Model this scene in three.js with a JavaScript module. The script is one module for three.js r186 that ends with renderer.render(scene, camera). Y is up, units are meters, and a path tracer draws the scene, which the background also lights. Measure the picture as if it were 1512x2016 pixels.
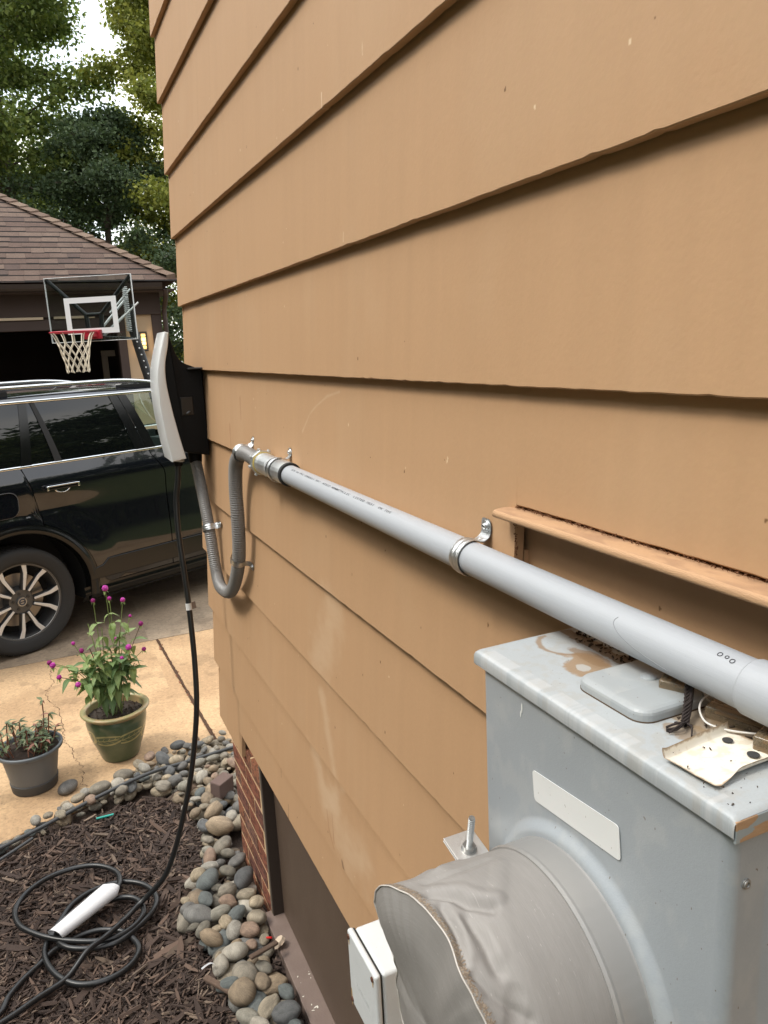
import * as THREE from 'three';
import { RoundedBoxGeometry } from 'three/addons/geometries/RoundedBoxGeometry.js';
import { mergeGeometries, mergeVertices, toCreasedNormals } from 'three/addons/utils/BufferGeometryUtils.js';

// ---------------------------------------------------------------- camera, sky, sun, exposure
const scene = new THREE.Scene();
const renderer = new THREE.WebGLRenderer({ antialias: true });
renderer.setSize(768, 1024);
renderer.toneMapping = THREE.LinearToneMapping;
renderer.toneMappingExposure = 2.12;
renderer.shadowMap.enabled = true;
renderer.shadowMap.type = THREE.PCFSoftShadowMap;

const camera = new THREE.PerspectiveCamera(67.54, 768 / 1024, 0.02, 400);
{
  const yaw = 0.4157, pitch = 0.2166, roll = -0.0494;
  const f = new THREE.Vector3(Math.sin(yaw) * Math.cos(pitch), -Math.sin(pitch), -Math.cos(yaw) * Math.cos(pitch));
  const r0 = new THREE.Vector3(Math.cos(yaw), 0, Math.sin(yaw)), u0 = r0.clone().cross(f);
  const r = r0.clone().multiplyScalar(Math.cos(roll)).addScaledVector(u0, Math.sin(roll));
  const u = r0.clone().multiplyScalar(-Math.sin(roll)).addScaledVector(u0, Math.cos(roll));
  camera.position.set(-0.52, 2.02, 0);
  camera.quaternion.setFromRotationMatrix(new THREE.Matrix4().makeBasis(r, u, f.clone().negate()));
  camera.updateMatrixWorld();
}

function mulberry(a) { return () => { a |= 0; a = (a + 0x6D2B79F5) | 0; let t = Math.imul(a ^ (a >>> 15), 1 | a); t = (t + Math.imul(t ^ (t >>> 7), 61 | t)) ^ t; return ((t ^ (t >>> 14)) >>> 0) / 4294967296; }; }
const rnd = mulberry(20240611);
const R = (a, b, g = rnd) => a + (b - a) * g();
const PERM = new Uint8Array(512), GRAD = new Float32Array(256);
{ const g = mulberry(77); const p = [...Array(256).keys()]; for (let i = 255; i > 0; i--) { const j = Math.floor(g() * (i + 1)); [p[i], p[j]] = [p[j], p[i]]; } for (let i = 0; i < 512; i++) PERM[i] = p[i & 255]; for (let i = 0; i < 256; i++) GRAD[i] = g(); }
const fade = (t) => t * t * (3 - 2 * t);
function vn(x, y, px = 256, py = 256) {      // value noise 0..1, tileable with integer periods
  let xi = Math.floor(x), yi = Math.floor(y); const fx = fade(x - xi), fy = fade(y - yi);
  const x0 = ((xi % px) + px) % px, x1 = (x0 + 1) % px, y0 = ((yi % py) + py) % py, y1 = (y0 + 1) % py;
  const h = (a, b) => GRAD[PERM[(PERM[a & 255] + b) & 255]];
  const a = h(x0, y0), b = h(x1, y0), c = h(x0, y1), d = h(x1, y1);
  return a + (b - a) * fx + (c - a) * fy + (a - b - c + d) * fx * fy;
}
function fbm(x, y, o = 4, px = 256, py = 256) { let s = 0, a = 0.5, n = 0; for (let i = 0; i < o; i++) { s += a * vn(x, y, px, py); n += a; x *= 2; y *= 2; px = Math.min(px * 2, 65536); py = Math.min(py * 2, 65536); a *= 0.5; } return s / n; }
const sstep = (a, b, x) => { const t = Math.min(1, Math.max(0, (x - a) / (b - a))); return t * t * (3 - 2 * t); };
const mix = (a, b, t) => a + (b - a) * t;
const mix3 = (a, b, t) => [mix(a[0], b[0], t), mix(a[1], b[1], t), mix(a[2], b[2], t)];

const SUN = new THREE.Vector3(-0.53, 0.80, -0.16).normalize();
{ // hazy, mostly clouded sky with a few blue openings
  const W = 1024, H = 512, data = new Float32Array(W * H * 4), d = new THREE.Vector3();
  for (let j = 0; j < H; j++) for (let i = 0; i < W; i++) {
    const el = ((j + 0.5) / H - 0.5) * Math.PI, ph = ((i + 0.5) / W - 0.5) * 2 * Math.PI;
    d.set(Math.cos(ph) * Math.cos(el), Math.sin(el), Math.sin(ph) * Math.cos(el));
    const y = Math.max(d.y, 0.0), k = 2.2 / (y + 0.22);
    const n = fbm(d.x * k + 40, d.z * k + 40, 5), c = sstep(0.34, 0.58, n);
    const cloud = 0.92 + 0.34 * fbm(d.x * k * 2 + 9, d.z * k * 2 + 70, 4);
    const sunside = Math.pow(Math.max(0, d.dot(SUN)), 6);
    const b = mix3([0.38, 0.56, 0.86], [cloud, cloud * 1.0, cloud * 0.995], 0.45 + 0.55 * c);
    const haze = Math.exp(-y * 6);
    const o = (j * W + i) * 4, g = 1 + 0.75 * sunside;
    const low = d.y < 0 ? 0.25 : 1;
    for (let q = 0; q < 3; q++) data[o + q] = mix(b[q], [1.0, 1.0, 1.0][q] * 0.95, haze * 0.7) * g * [1.02, 1.0, 0.97][q] * low;
    data[o + 3] = 1;
  }
  const t = new THREE.DataTexture(data, W, H, THREE.RGBAFormat, THREE.FloatType);
  t.mapping = THREE.EquirectangularReflectionMapping; t.magFilter = THREE.LinearFilter; t.minFilter = THREE.LinearFilter; t.needsUpdate = true;
  scene.background = t; scene.environment = t;
  scene.backgroundIntensity = 1.0; scene.environmentIntensity = 1.0;
}
const sun = new THREE.DirectionalLight(new THREE.Color(1.0, 0.94, 0.84), 1.25);
sun.position.copy(SUN).multiplyScalar(60); sun.target.position.set(0, 0, -4); sun.castShadow = true;
sun.shadow.radius = 24; sun.shadow.mapSize.set(4096, 4096);
Object.assign(sun.shadow.camera, { left: -20, right: 20, top: 20, bottom: -20, near: 1, far: 140 });
scene.add(sun, sun.target); sun.name = 'sun';

// ---------------------------------------------------------------- helpers
const used = new Map();
function numbered(n) { const k = used.get(n) ?? 0; used.set(n, k + 1); return k ? `${n}_${String(k).padStart(3, '0')}` : n; }
function shade(m) { m.castShadow = true; m.receiveShadow = true; return m; }
function part(name, geo, mat, parent, label) {
  const g = Array.isArray(geo) ? merge(geo) : geo;
  const m = shade(new THREE.Mesh(g, mat)); m.name = name; parent.add(m); if (label) m.userData.label = label; return m;
}
function thing(name, label, category, pos = [0, 0, 0], group) {
  const o = new THREE.Group(); o.name = numbered(name); o.position.set(...pos); o.userData = { label, category }; if (group) o.userData.group = group; scene.add(o); return o;
}
function single(name, geo, mat, label, category, group) {
  const m = shade(new THREE.Mesh(Array.isArray(geo) ? merge(geo) : geo, mat)); m.name = numbered(name); m.userData = { label, category }; if (group) m.userData.group = group; scene.add(m); return m;
}
function struct(name, geo, mat) { const m = geo ? shade(new THREE.Mesh(Array.isArray(geo) ? merge(geo) : geo, mat)) : new THREE.Group(); m.name = name; m.userData.kind = 'structure'; scene.add(m); return m; }
function merge(list) {
  const l = list.map((g) => { let q = g.index ? g.toNonIndexed() : g; for (const k of Object.keys(q.attributes)) if (!['position', 'normal', 'uv'].includes(k)) q.deleteAttribute(k); if (!q.attributes.normal) q.computeVertexNormals(); if (!q.attributes.uv) q.setAttribute('uv', new THREE.BufferAttribute(new Float32Array(q.attributes.position.count * 2), 2)); return q; });
  return mergeGeometries(l);
}
const V = (x, y, z) => new THREE.Vector3(x, y, z);
function xf(g, p = [0, 0, 0], r = [0, 0, 0], s = [1, 1, 1]) { g.applyMatrix4(new THREE.Matrix4().compose(V(...p), new THREE.Quaternion().setFromEuler(new THREE.Euler(...r)), V(...s))); return g; }
function box(x0, x1, y0, y1, z0, z1, bev = 0) {   // box between limits, uv in metres
  const w = x1 - x0, h = y1 - y0, d = z1 - z0;
  const g = bev ? new RoundedBoxGeometry(w, h, d, 2, Math.min(bev, w / 2.01, h / 2.01, d / 2.01)) : new THREE.BoxGeometry(w, h, d);
  g.translate((x0 + x1) / 2, (y0 + y1) / 2, (z0 + z1) / 2); return planar(g);
}
function planar(g) {  // box-projected uv in metres
  const q = g.index ? g.toNonIndexed() : g, p = q.attributes.position, uv = new Float32Array(p.count * 2), a = V(0, 0, 0), b = V(0, 0, 0), c = V(0, 0, 0);
  for (let i = 0; i < p.count; i += 3) {
    a.fromBufferAttribute(p, i); b.fromBufferAttribute(p, i + 1); c.fromBufferAttribute(p, i + 2);
    const n = b.clone().sub(a).cross(c.clone().sub(a)); const ax = Math.abs(n.x), ay = Math.abs(n.y), az = Math.abs(n.z);
    [a, b, c].forEach((v, k) => { let u, w; if (ax >= ay && ax >= az) { u = v.z; w = v.y; } else if (ay >= az) { u = v.x; w = v.z; } else { u = v.x; w = v.y; } uv[(i + k) * 2] = u; uv[(i + k) * 2 + 1] = w; });
  }
  q.setAttribute('uv', new THREE.BufferAttribute(uv, 2)); return q;
}
function cyl(a, b, r, r2 = r, seg = 20, open = false) {   // cylinder from a to b
  const A = V(...a), B = V(...b), d = B.clone().sub(A), L = d.length();
  const g = new THREE.CylinderGeometry(r2, r, L, seg, 1, open); g.translate(0, L / 2, 0);
  g.applyQuaternion(new THREE.Quaternion().setFromUnitVectors(V(0, 1, 0), d.normalize())); g.translate(A.x, A.y, A.z); return g;
}
function tube(pts, r, seg = 60, rad = 10, closed = false) { return new THREE.TubeGeometry(new THREE.CatmullRomCurve3(pts.map((p) => (p.isVector3 ? p : V(...p))), closed, 'centripetal'), seg, r, rad, closed); }
function grid(nu, nv, fn, closeU = false) {  // parametric surface; fn(u,v) -> [x,y,z]; uv = (u,v)
  const pos = [], uv = [], idx = [];
  for (let j = 0; j <= nv; j++) for (let i = 0; i <= nu; i++) { const p = fn(i / nu, j / nv); pos.push(p[0], p[1], p[2]); uv.push(p[3] ?? i / nu, p[4] ?? j / nv); }
  for (let j = 0; j < nv; j++) for (let i = 0; i < nu; i++) { const a = j * (nu + 1) + i, b = a + 1, c = a + nu + 1, d = c + 1; idx.push(a, b, d, a, d, c); }
  const g = new THREE.BufferGeometry(); g.setAttribute('position', new THREE.Float32BufferAttribute(pos, 3)); g.setAttribute('uv', new THREE.Float32BufferAttribute(uv, 2)); g.setIndex(idx); g.computeVertexNormals();
  if (closeU) { const n = g.attributes.normal; for (let j = 0; j <= nv; j++) { const a = j * (nu + 1), b = a + nu; const x = n.getX(a) + n.getX(b), y = n.getY(a) + n.getY(b), z = n.getZ(a) + n.getZ(b), l = Math.hypot(x, y, z) || 1; n.setXYZ(a, x / l, y / l, z / l); n.setXYZ(b, x / l, y / l, z / l); } }
  return g;
}
function extrude(pts, depth, bevel = 0, seg = 2, holes) {   // polygon in xy extruded along +z
  const s = new THREE.Shape(pts.map((p) => new THREE.Vector2(p[0], p[1]))); if (holes) for (const h of holes) s.holes.push(new THREE.Path(h.map((p) => new THREE.Vector2(p[0], p[1]))));
  const g = new THREE.ExtrudeGeometry(s, { depth: depth - 2 * bevel, bevelEnabled: bevel > 0, bevelThickness: bevel, bevelSize: bevel, bevelOffset: -bevel, bevelSegments: seg, curveSegments: 12 }); g.translate(0, 0, bevel); return g;
}
function rrect(w, h, r, n = 5) { const o = []; for (const [cx, cy, a] of [[w / 2 - r, h / 2 - r, 0], [-w / 2 + r, h / 2 - r, 90], [-w / 2 + r, -h / 2 + r, 180], [w / 2 - r, -h / 2 + r, 270]]) for (let i = 0; i <= n; i++) { const t = (a + 90 * i / n) * Math.PI / 180; o.push([cx + r * Math.cos(t), cy + r * Math.sin(t)]); } return o; }
const s2l = (v) => { v /= 255; return v <= 0.04045 ? v / 12.92 : Math.pow((v + 0.055) / 1.055, 2.4); };
const l2s = (v) => { v = Math.min(1, Math.max(0, v)); return 255 * (v <= 0.0031308 ? v * 12.92 : 1.055 * Math.pow(v, 1 / 2.4) - 0.055); };
function texture(W, H, fn, color = true, rep) {   // fn(u, v, i, j) -> [r,g,b] linear (color) or a value 0..1
  const data = new Uint8Array(W * H * 4);
  for (let j = 0; j < H; j++) for (let i = 0; i < W; i++) {
    const c = fn((i + 0.5) / W, (j + 0.5) / H, i, j), o = (j * W + i) * 4;
    if (color) { data[o] = l2s(c[0]); data[o + 1] = l2s(c[1]); data[o + 2] = l2s(c[2]); } else data[o] = data[o + 1] = data[o + 2] = Math.min(255, Math.max(0, c * 255));
    data[o + 3] = 255;
  }
  const t = new THREE.DataTexture(data, W, H, THREE.RGBAFormat); t.wrapS = t.wrapT = THREE.RepeatWrapping; t.magFilter = THREE.LinearFilter; t.minFilter = THREE.LinearMipmapLinearFilter; t.generateMipmaps = true;
  if (color) t.colorSpace = THREE.SRGBColorSpace; if (rep) t.repeat.set(rep[0], rep[1]); t.needsUpdate = true; return t;
}
function rep(t, a, b = a) { const c = t.clone(); c.repeat.set(a, b); c.needsUpdate = true; return c; }
const lin = (r, g, b) => new THREE.Color().setRGB(r, g, b);
function std(c, rough, o = {}) { return new THREE.MeshStandardMaterial({ color: Array.isArray(c) ? lin(...c) : c, roughness: rough, metalness: 0, ...o }); }
function phys(c, rough, o = {}) { return new THREE.MeshPhysicalMaterial({ color: Array.isArray(c) ? lin(...c) : c, roughness: rough, metalness: 0, ...o }); }

// fine-relief textures shared by many materials (tile with a period of one)
const FINE = texture(512, 512, (u, v) => 0.6 * fbm(u * 64, v * 64, 3, 64, 64) + 0.4 * vn(u * 160, v * 160, 160, 160), false);
const MOTTLE = texture(512, 512, (u, v) => fbm(u * 8, v * 8, 6, 8, 8), false);
// ---------------------------------------------------------------- ground, patio, driveway
function concreteTex(base, dark, seed, stains = []) {
  return texture(1024, 1024, (u, v) => {
    const m = fbm(u * 6 + seed, v * 6, 5), g = fbm(u * 200, v * 200, 2, 200, 200), pit = vn(u * 330, v * 330, 330, 330);
    let c = mix3(base, dark, 0.75 * sstep(0.4, 0.72, m)); const k = 0.78 + 0.34 * g - (pit < 0.18 ? 0.26 : 0); c = c.map((x) => x * k);
    const w = fbm(u * 16 + 5, v * 16 + seed, 3); if (w > 0.66) c = c.map((x) => x * mix(1, 0.8, sstep(0.66, 0.76, w)));
    return c;
  });
}
const patioMap = concreteTex([0.545, 0.365, 0.205], [0.40, 0.255, 0.138], 3), driveMap = concreteTex([0.36, 0.275, 0.19], [0.25, 0.185, 0.125], 17);
patioMap.repeat.set(0.45, 0.45); driveMap.repeat.set(0.3, 0.3);
const mPatio = std([1, 1, 1], 0.9, { map: patioMap, bumpMap: rep(FINE, 2.2), bumpScale: 0.0012 });
const mDrive = std([1, 1, 1], 0.9, { map: driveMap, bumpMap: rep(FINE, 2.0), bumpScale: 0.0015 });
const soilMap = texture(512, 512, (u, v) => mix3([0.035, 0.022, 0.015], [0.075, 0.05, 0.036], fbm(u * 24, v * 24, 5, 24, 24)));
soilMap.repeat.set(1.5, 1.5);
const mSoil = std([1, 1, 1], 1, { map: soilMap, bumpMap: rep(FINE, 3), bumpScale: 0.01 });
const lawnMap = texture(512, 512, (u, v) => mix3([0.05, 0.075, 0.02], [0.11, 0.13, 0.04], fbm(u * 32, v * 32, 5, 32, 32))); lawnMap.repeat.set(0.5, 0.5);
{
  const g = new THREE.PlaneGeometry(400, 400); g.rotateX(-Math.PI / 2); g.translate(0, -0.16, 0); planar(g);
  const uv = g.attributes.uv; for (let i = 0; i < uv.count; i++) uv.setXY(i, uv.getX(i) * 400, uv.getY(i) * 400);
  const ground = struct('ground', planar(g), std([1, 1, 1], 1, { map: lawnMap }));
}
{ // planting bed soil: one lumpy sheet
  const g = grid(90, 90, (u, v) => { const x = mix(-2.6, 0.35, u), z = mix(-3.95, 0.9, v); return [x, -0.028 + 0.022 * (fbm(x * 5 + 9, z * 5 + 50, 4) - 0.5) - 0.0, z, x, z]; });
  g.setIndex([...g.index.array].reverse()); g.computeVertexNormals(); struct('bed_soil', g, mSoil);
}
const patio = struct('patio');
{ // two cast slabs with a dirty joint between them, edge toward the bed runs at a slant
  const slab = (pts) => { const g = extrude(pts.map(([x, z]) => [x, -z]), 0.12, 0.006); g.rotateX(-Math.PI / 2); g.translate(0, -0.12, 0); return planar(g); };
  part('concrete_slab', slab([[-5.2, -5.495], [0.046, -5.495], [0.108, -3.74], [-0.32, -3.64], [-0.66, -3.48], [-0.914, -3.37], [-1.6, -3.12], [-5.2, -2.5]]), mPatio, patio);
  part('concrete_slab', slab([[0.058, -5.495], [2.4, -5.495], [2.4, -3.02], [0.3, -3.02], [0.145, -3.2], [0.121, -3.74]]), mPatio, patio);
  const dirt = std([0.07, 0.035, 0.018], 1), rust = std([0.23, 0.10, 0.05], 1);
  // packed dirt lying in the joint
  part('joint_filler', grid(3, 220, (u, v) => { const z = mix(-5.49, -3.72, v), x = mix(0.052, 0.1145, v) + (u - 0.5) * 0.013 * (0.7 + 0.9 * vn(v * 60, 3)), h = 0.0015 + 0.004 * vn(v * 90, u * 3 + 7); return [x, h, z]; }), dirt, patio);
  const blots = []; for (let i = 0; i < 26; i++) { const t = rnd(), z = mix(-5.4, -3.8, t), x = mix(0.052, 0.1145, t) + R(-0.014, 0.016); const b = new THREE.CircleGeometry(R(0.004, 0.011), 9); b.rotateX(-Math.PI / 2); const p = b.attributes.position; for (let k = 0; k < p.count; k++) p.setXYZ(k, p.getX(k) * R(0.5, 1.2), 0, p.getZ(k) * R(1, 2.6)); b.translate(x, 0.0022 + i * 0.00002, z); blots.push(b); }
  part('joint_stain', blots, rust, patio);
  const crack = [[-0.655, -5.325], [-0.672, -5.173], [-0.652, -5.072], [-0.695, -4.955], [-0.691, -4.787], [-0.637, -4.636], [-0.628, -4.365], [-0.614, -4.194], [-0.591, -4.066], [-0.57, -3.936], [-0.55, -3.821], [-0.561, -3.72], [-0.529, -3.617]];
  const cc = new THREE.CatmullRomCurve3(crack.map(([x, z]) => V(x, 0, z))), N = 260;
  part('crack', grid(1, N, (u, v) => { const p = cc.getPoint(v), j = 0.018 * (vn(v * 70, 2) - 0.5) + 0.012 * (vn(v * 190, 5) - 0.5); const w = 0.0012 + 0.0030 * vn(v * 120, 9); return [p.x + j + (u - 0.5) * w, 0.0012, p.z]; }), std([0.06, 0.032, 0.018], 1), patio);
}
{
  const g = box(-30, 5.2, -0.13, -0.004, -30, -5.507); const d = struct('driveway', g, mDrive);
}

// ---------------------------------------------------------------- the house: lap siding, brick foundation, crawl space hatch
const house = thing('house', 'tan painted lap siding house wall filling the right side of the photo', 'house');
const WZ0 = -3.0, WZS = 3.5, WY0 = 0.5, WYS = 2.7;
const wallSpots = (() => {
  const smear = (pts, w) => ({ pts, w });
  return {
    pale: [smear([[-1.60, 1.31], [-1.55, 1.37], [-1.51, 1.45]], 0.085), smear([[-1.63, 1.20], [-1.585, 1.13], [-1.53, 1.02]], 0.03), smear([[-1.72, 1.0], [-1.65, 0.9], [-1.58, 0.94]], 0.05), smear([[-1.60, 0.93], [-1.50, 0.86], [-1.42, 0.89]], 0.085), smear([[-1.62, 1.838], [-1.57, 1.88], [-1.528, 1.899], [-1.46, 1.922], [-1.393, 1.933]], 0.004)],
    rust: [smear([[-2.18, 1.885], [-2.175, 1.83]], 0.012), smear([[-2.315, 1.80], [-2.305, 1.74]], 0.012), smear([[-1.635, 0.89], [-1.62, 0.845], [-1.585, 0.815]], 0.006), smear([[-1.60, 0.90], [-1.585, 0.83]], 0.005)],
    dark: [smear([[-1.993, 0.70], [-1.992, 0.655]], 0.0035), smear([[-2.066, 0.80], [-2.062, 0.75]], 0.002), smear([[-1.53, 0.815], [-1.52, 0.80]], 0.010), smear([[-0.955, 1.70], [-0.952, 1.69]], 0.004)],
    white: [smear([[-1.18, 2.47], [-1.178, 2.45]], 0.0016), smear([[-1.361, 2.45], [-1.36, 2.425]], 0.0016), smear([[-1.296, 2.21], [-1.297, 2.195]], 0.0014)],
  };
})();
const segD = (x, y, p) => { let m = 9; for (let i = 0; i + 1 < p.length; i++) { const [ax, ay] = p[i], [bx, by] = p[i + 1], dx = bx - ax, dy = by - ay, t = Math.min(1, Math.max(0, ((x - ax) * dx + (y - ay) * dy) / (dx * dx + dy * dy))); m = Math.min(m, Math.hypot(x - ax - t * dx, y - ay - t * dy)); } return m; };
const wallSpecks = []; for (let i = 0; i < 240; i++) wallSpecks.push([R(-2.95, 0.2), R(0.6, 3.1), R(0.0012, 0.0032), rnd()]);
const SP = new Map(); for (const s of wallSpecks) { const k = Math.floor(s[0] * 10) + ',' + Math.floor(s[1] * 10); SP.has(k) ? SP.get(k).push(s) : SP.set(k, [s]); }
const wallMap = texture(2048, 1600, (u, v) => {
  const z = WZ0 + u * WZS, y = WY0 + v * WYS;
  const streak = fbm(u * 150, v * 5, 3, 150, 5), blot = fbm(u * 10, v * 9, 4), fine = vn(u * 700, v * 620, 700, 620);
  let c = [0.462, 0.284, 0.156]; const k = 0.955 + 0.06 * streak + 0.05 * (blot - 0.5) + 0.025 * (fine - 0.5); c = c.map((q) => q * k);
  const du = sstep(0.52, 0.78, fbm(u * 26 + 3, v * 12 + 8, 4)) * 0.16; c = mix3(c, [0.50, 0.34, 0.205], du);
  const near = (l, f, tint, amt) => { for (const s of l) { const d = segD(z, y, s.pts) / s.w; if (d < 1.6) { const e = sstep(f, 0.1, d + 0.9 * (fbm(z * 28 + 7, y * 34, 4) - 0.5)); c = mix3(c, tint, e * amt * (0.55 + 0.6 * fbm(z * 22, y * 60 + 5, 4))); } } };
  near(wallSpots.pale, 1.1, [0.56, 0.40, 0.26], 0.55); near(wallSpots.rust, 1.0, [0.30, 0.135, 0.06], 0.5); near(wallSpots.dark, 1.0, [0.10, 0.05, 0.025], 0.8); near(wallSpots.white, 1.0, [0.8, 0.68, 0.5], 0.8);
  const ck = Math.floor(z * 10) + ',' + Math.floor(y * 10), S = SP.get(ck); if (S) for (const s of S) { const d = Math.hypot((z - s[0]) * 1.6, y - s[1]); if (d < s[2]) c = s[3] < 0.65 ? [0.16, 0.085, 0.04] : [0.66, 0.5, 0.33]; }
  return c;
});
wallMap.wrapS = wallMap.wrapT = THREE.ClampToEdgeWrapping;
const PEEL = texture(512, 512, (u, v) => 0.75 * fbm(u * 40, v * 40, 4, 40, 40) + 0.25 * fbm(u * 14, v * 3, 3, 14, 3), false);
const mSiding = phys([1, 1, 1], 0.62, { map: wallMap, bumpMap: rep(PEEL, 22, 17), bumpScale: 0.00016, specularIntensity: 0.55 });
const ZC = -2.957, ZN = 1.4;
function boardGeo(y0, y1, z0, z1, lean = 0.0175, top = true, ref = y0) {  // lap board: outer face leans back upward, ragged lower edge, 8 mm thick
  const n = Math.max(2, Math.round((z1 - z0) / 0.012)), H = 0.255, T = 0.0135, seed = ref * 37;
  const zs = []; for (let i = 0; i <= n; i++) zs.push(mix(z0, z1, i / n));
  const rag = (z) => 0.0009 * (vn(z * 55 + seed, 3) - 0.5) + 0.0022 * Math.max(0, vn(z * 120 + seed, 8) - 0.82) * 4 + 0.0008 * (fbm(z * 1.5 + seed, 1, 2) - 0.5);
  const prof = (z) => { const yb = y0 + rag(z), w = 0.0010 * (fbm(z * 0.9 + seed, 12, 2) - 0.5), yt = top ? y1 : y0 + H; const at = (y) => lean * (y - ref) / H + w; return [[at(yb) + T, yb], [at(yb) + 0.0012, yb], [at(yb), yb + 0.0015], [at((yb + yt) / 2) + 0.0004 * Math.sin(z * 3 + seed), (yb + yt) / 2], [at(yt), yt], [at(yt) + T, yt]]; };
  const pos = [], uv = [], idx = [], K = 6; let b = 0;
  for (let k = 0; k + 1 < K; k++) { for (const z of zs) { const p = prof(z); for (const q of [p[k], p[k + 1]]) { pos.push(q[0], q[1], z); uv.push((z - WZ0) / WZS, (q[1] - WY0) / WYS); } } for (let i = 0; i < n; i++) { const a = b + i * 2; idx.push(a, a + 2, a + 1, a + 1, a + 2, a + 3); } b += zs.length * 2; }
  for (const z of [z0, z1]) { const p = prof(z); for (const q of p) { pos.push(q[0], q[1], z); uv.push((z - WZ0) / WZS, (q[1] - WY0) / WYS); } for (let i = 1; i + 1 < K; i++) z === z0 ? idx.push(b, b + i + 1, b + i) : idx.push(b, b + i, b + i + 1); b += K; }
  const g = new THREE.BufferGeometry(); g.setAttribute('position', new THREE.Float32BufferAttribute(pos, 3)); g.setAttribute('uv', new THREE.Float32BufferAttribute(uv, 2)); g.setIndex(idx); g.computeVertexNormals(); return g;
}
const CUT = -0.783;
const laps = [3.08, 2.871, 2.64, 2.424, 2.187, 1.962, 1.728, 1.501, 1.27, 1.034, 0.8];
for (const y of [3.54, 3.31, ...laps]) {
  if (y === 1.728) part('siding_board', [boardGeo(1.728, 0, ZC, CUT, 0.0175, false), boardGeo(1.8155, 1.983, CUT, ZN, 0.0175, true, 1.728)], mSiding, house);
  else if (y === 1.501) part('siding_board', [boardGeo(1.501, 0, ZC, CUT, 0.0175, false), boardGeo(1.501, 1.6925, CUT, ZN, 0.0175)], mSiding, house);
  else part('siding_board', boardGeo(y, 0, ZC, ZN, 0.0175, false), mSiding, house);
}
part('siding_board', [boardGeo(0.652, 0, -2.586, ZN, 0.0175, false), boardGeo(0.552, 0.905, ZC, -2.586, 0.0175)], mSiding, house);
// patch panel in the cut-out behind the meter box, with the rounded ledge above it
{
  const sk = (g) => { const p = g.attributes.position, uv = g.attributes.uv; for (let i = 0; i < p.count; i++) uv.setXY(i, (p.getZ(i) - WZ0) / WZS, (p.getY(i) - WY0) / WYS); return g; };
  part('patch_panel', sk(grid(1, 1, (u, v) => [0.0235, mix(1.665, 1.835, v), mix(ZN, CUT - 0.02, u)])), mSiding, house);
  const prof = [[0.018, 1.8105], [-0.005, 1.8122], [-0.0165, 1.8110], [-0.0195, 1.8098], [-0.0208, 1.8072], [-0.0208, 1.8040], [-0.0192, 1.8022], [-0.004, 1.8018], [0.018, 1.8018]];
  const L = []; const g = grid(160, prof.length - 1, (u, v) => { const k = Math.round(v * (prof.length - 1)), z = mix(-0.797, ZN, u), w = 0.0012 * (fbm(z * 5, 4, 3) - 0.5); return [prof[k][0] + w * 1.5, prof[k][1] + w + (k < 3 ? 0.0012 * fbm(z * 60, k, 2) : 0), z]; });
  const cap = new THREE.ShapeGeometry(new THREE.Shape(prof.map((p) => new THREE.Vector2(p[0], p[1])))); cap.translate(0, 0, -0.797);
  const dusty = texture(1024, 128, (u, v) => { const m = fbm(u * 60, v * 6, 5, 60, 6), base = [0.47, 0.285, 0.155]; const top = v < 0.30; return mix3(base, [0.34, 0.20, 0.11], top ? 0.25 + 0.7 * sstep(0.35, 0.65, m) : 0.25 * sstep(0.55, 0.75, m)); });
  part('drip_ledge', [g, cap], std([1, 1, 1], 0.75, { map: dusty, bumpMap: rep(PEEL, 14, 1), bumpScale: 0.0006 }), house);
  // crumbly old caulk along the saw cut above the ledge and down its left end
  const bits = []; for (let i = 0; i < 520; i++) { const z = mix(CUT, 0.2, Math.pow(rnd(), 1.2)); const s = R(0.0004, 0.0012); bits.push(xf(new THREE.TetrahedronGeometry(s, 0), [R(0.0005, 0.005), 1.8152 + R(-0.0010, 0.0012), z], [R(0, 6), R(0, 6), R(0, 6)], [1, 1, R(1, 3)])); }
  for (let i = 0; i < 60; i++) bits.push(xf(new THREE.TetrahedronGeometry(R(0.0006, 0.0014), 0), [R(0.001, 0.006), R(1.74, 1.812), CUT + R(-0.001, 0.003)], [R(0, 6), R(0, 6), R(0, 6)], [1, 2, 1]));
  part('caulk_crumbs', bits, std([0.14, 0.06, 0.025], 1), house).userData.kind = 'stuff';
}
// sheathing and the rest of the building behind the boards
const mSheath = std([0.06, 0.045, 0.035], 1);
part('wall_core', [box(0.0345, 0.22, 0.66, 6.2, -2.946, ZN), box(0.0345, 0.22, 0.556, 0.66, -2.946, -2.59), box(0.22, 1.2, -0.1, 6.2, -2.93, -2.75), box(1.1, 1.3, -0.1, 6.2, -2.75, ZN + 2), box(0.0295, 0.22, 0.0, 6.2, ZN, ZN + 2), box(0.22, 1.1, 6.0, 6.2, -2.75, ZN + 2), box(0.0295, 1.3, -0.1, 6.2, ZN + 2, ZN + 2.2)], mSheath, house);
{ const up = []; for (let k = 0; k < 11; k++) up.push(boardGeo(3.77 + k * 0.231, 0, ZC, ZN, 0.0175, false)); part('upper_siding', up, mSiding, house); }
{ const fr = []; for (let k = 0; k < 24; k++) { const y = 0.552 + k * 0.231; const g = new THREE.BoxGeometry(1.28, 0.25, 0.008); g.rotateX(0.042); g.translate(0.653, y + 0.125, -2.945); fr.push(g); } const g = merge(fr), p = g.attributes.position, uv = g.attributes.uv; for (let i = 0; i < p.count; i++) uv.setXY(i, 0.3 + p.getX(i) * 0.05, (p.getY(i) - WY0) / WYS); part('front_siding', g, mSiding, house); }

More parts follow.
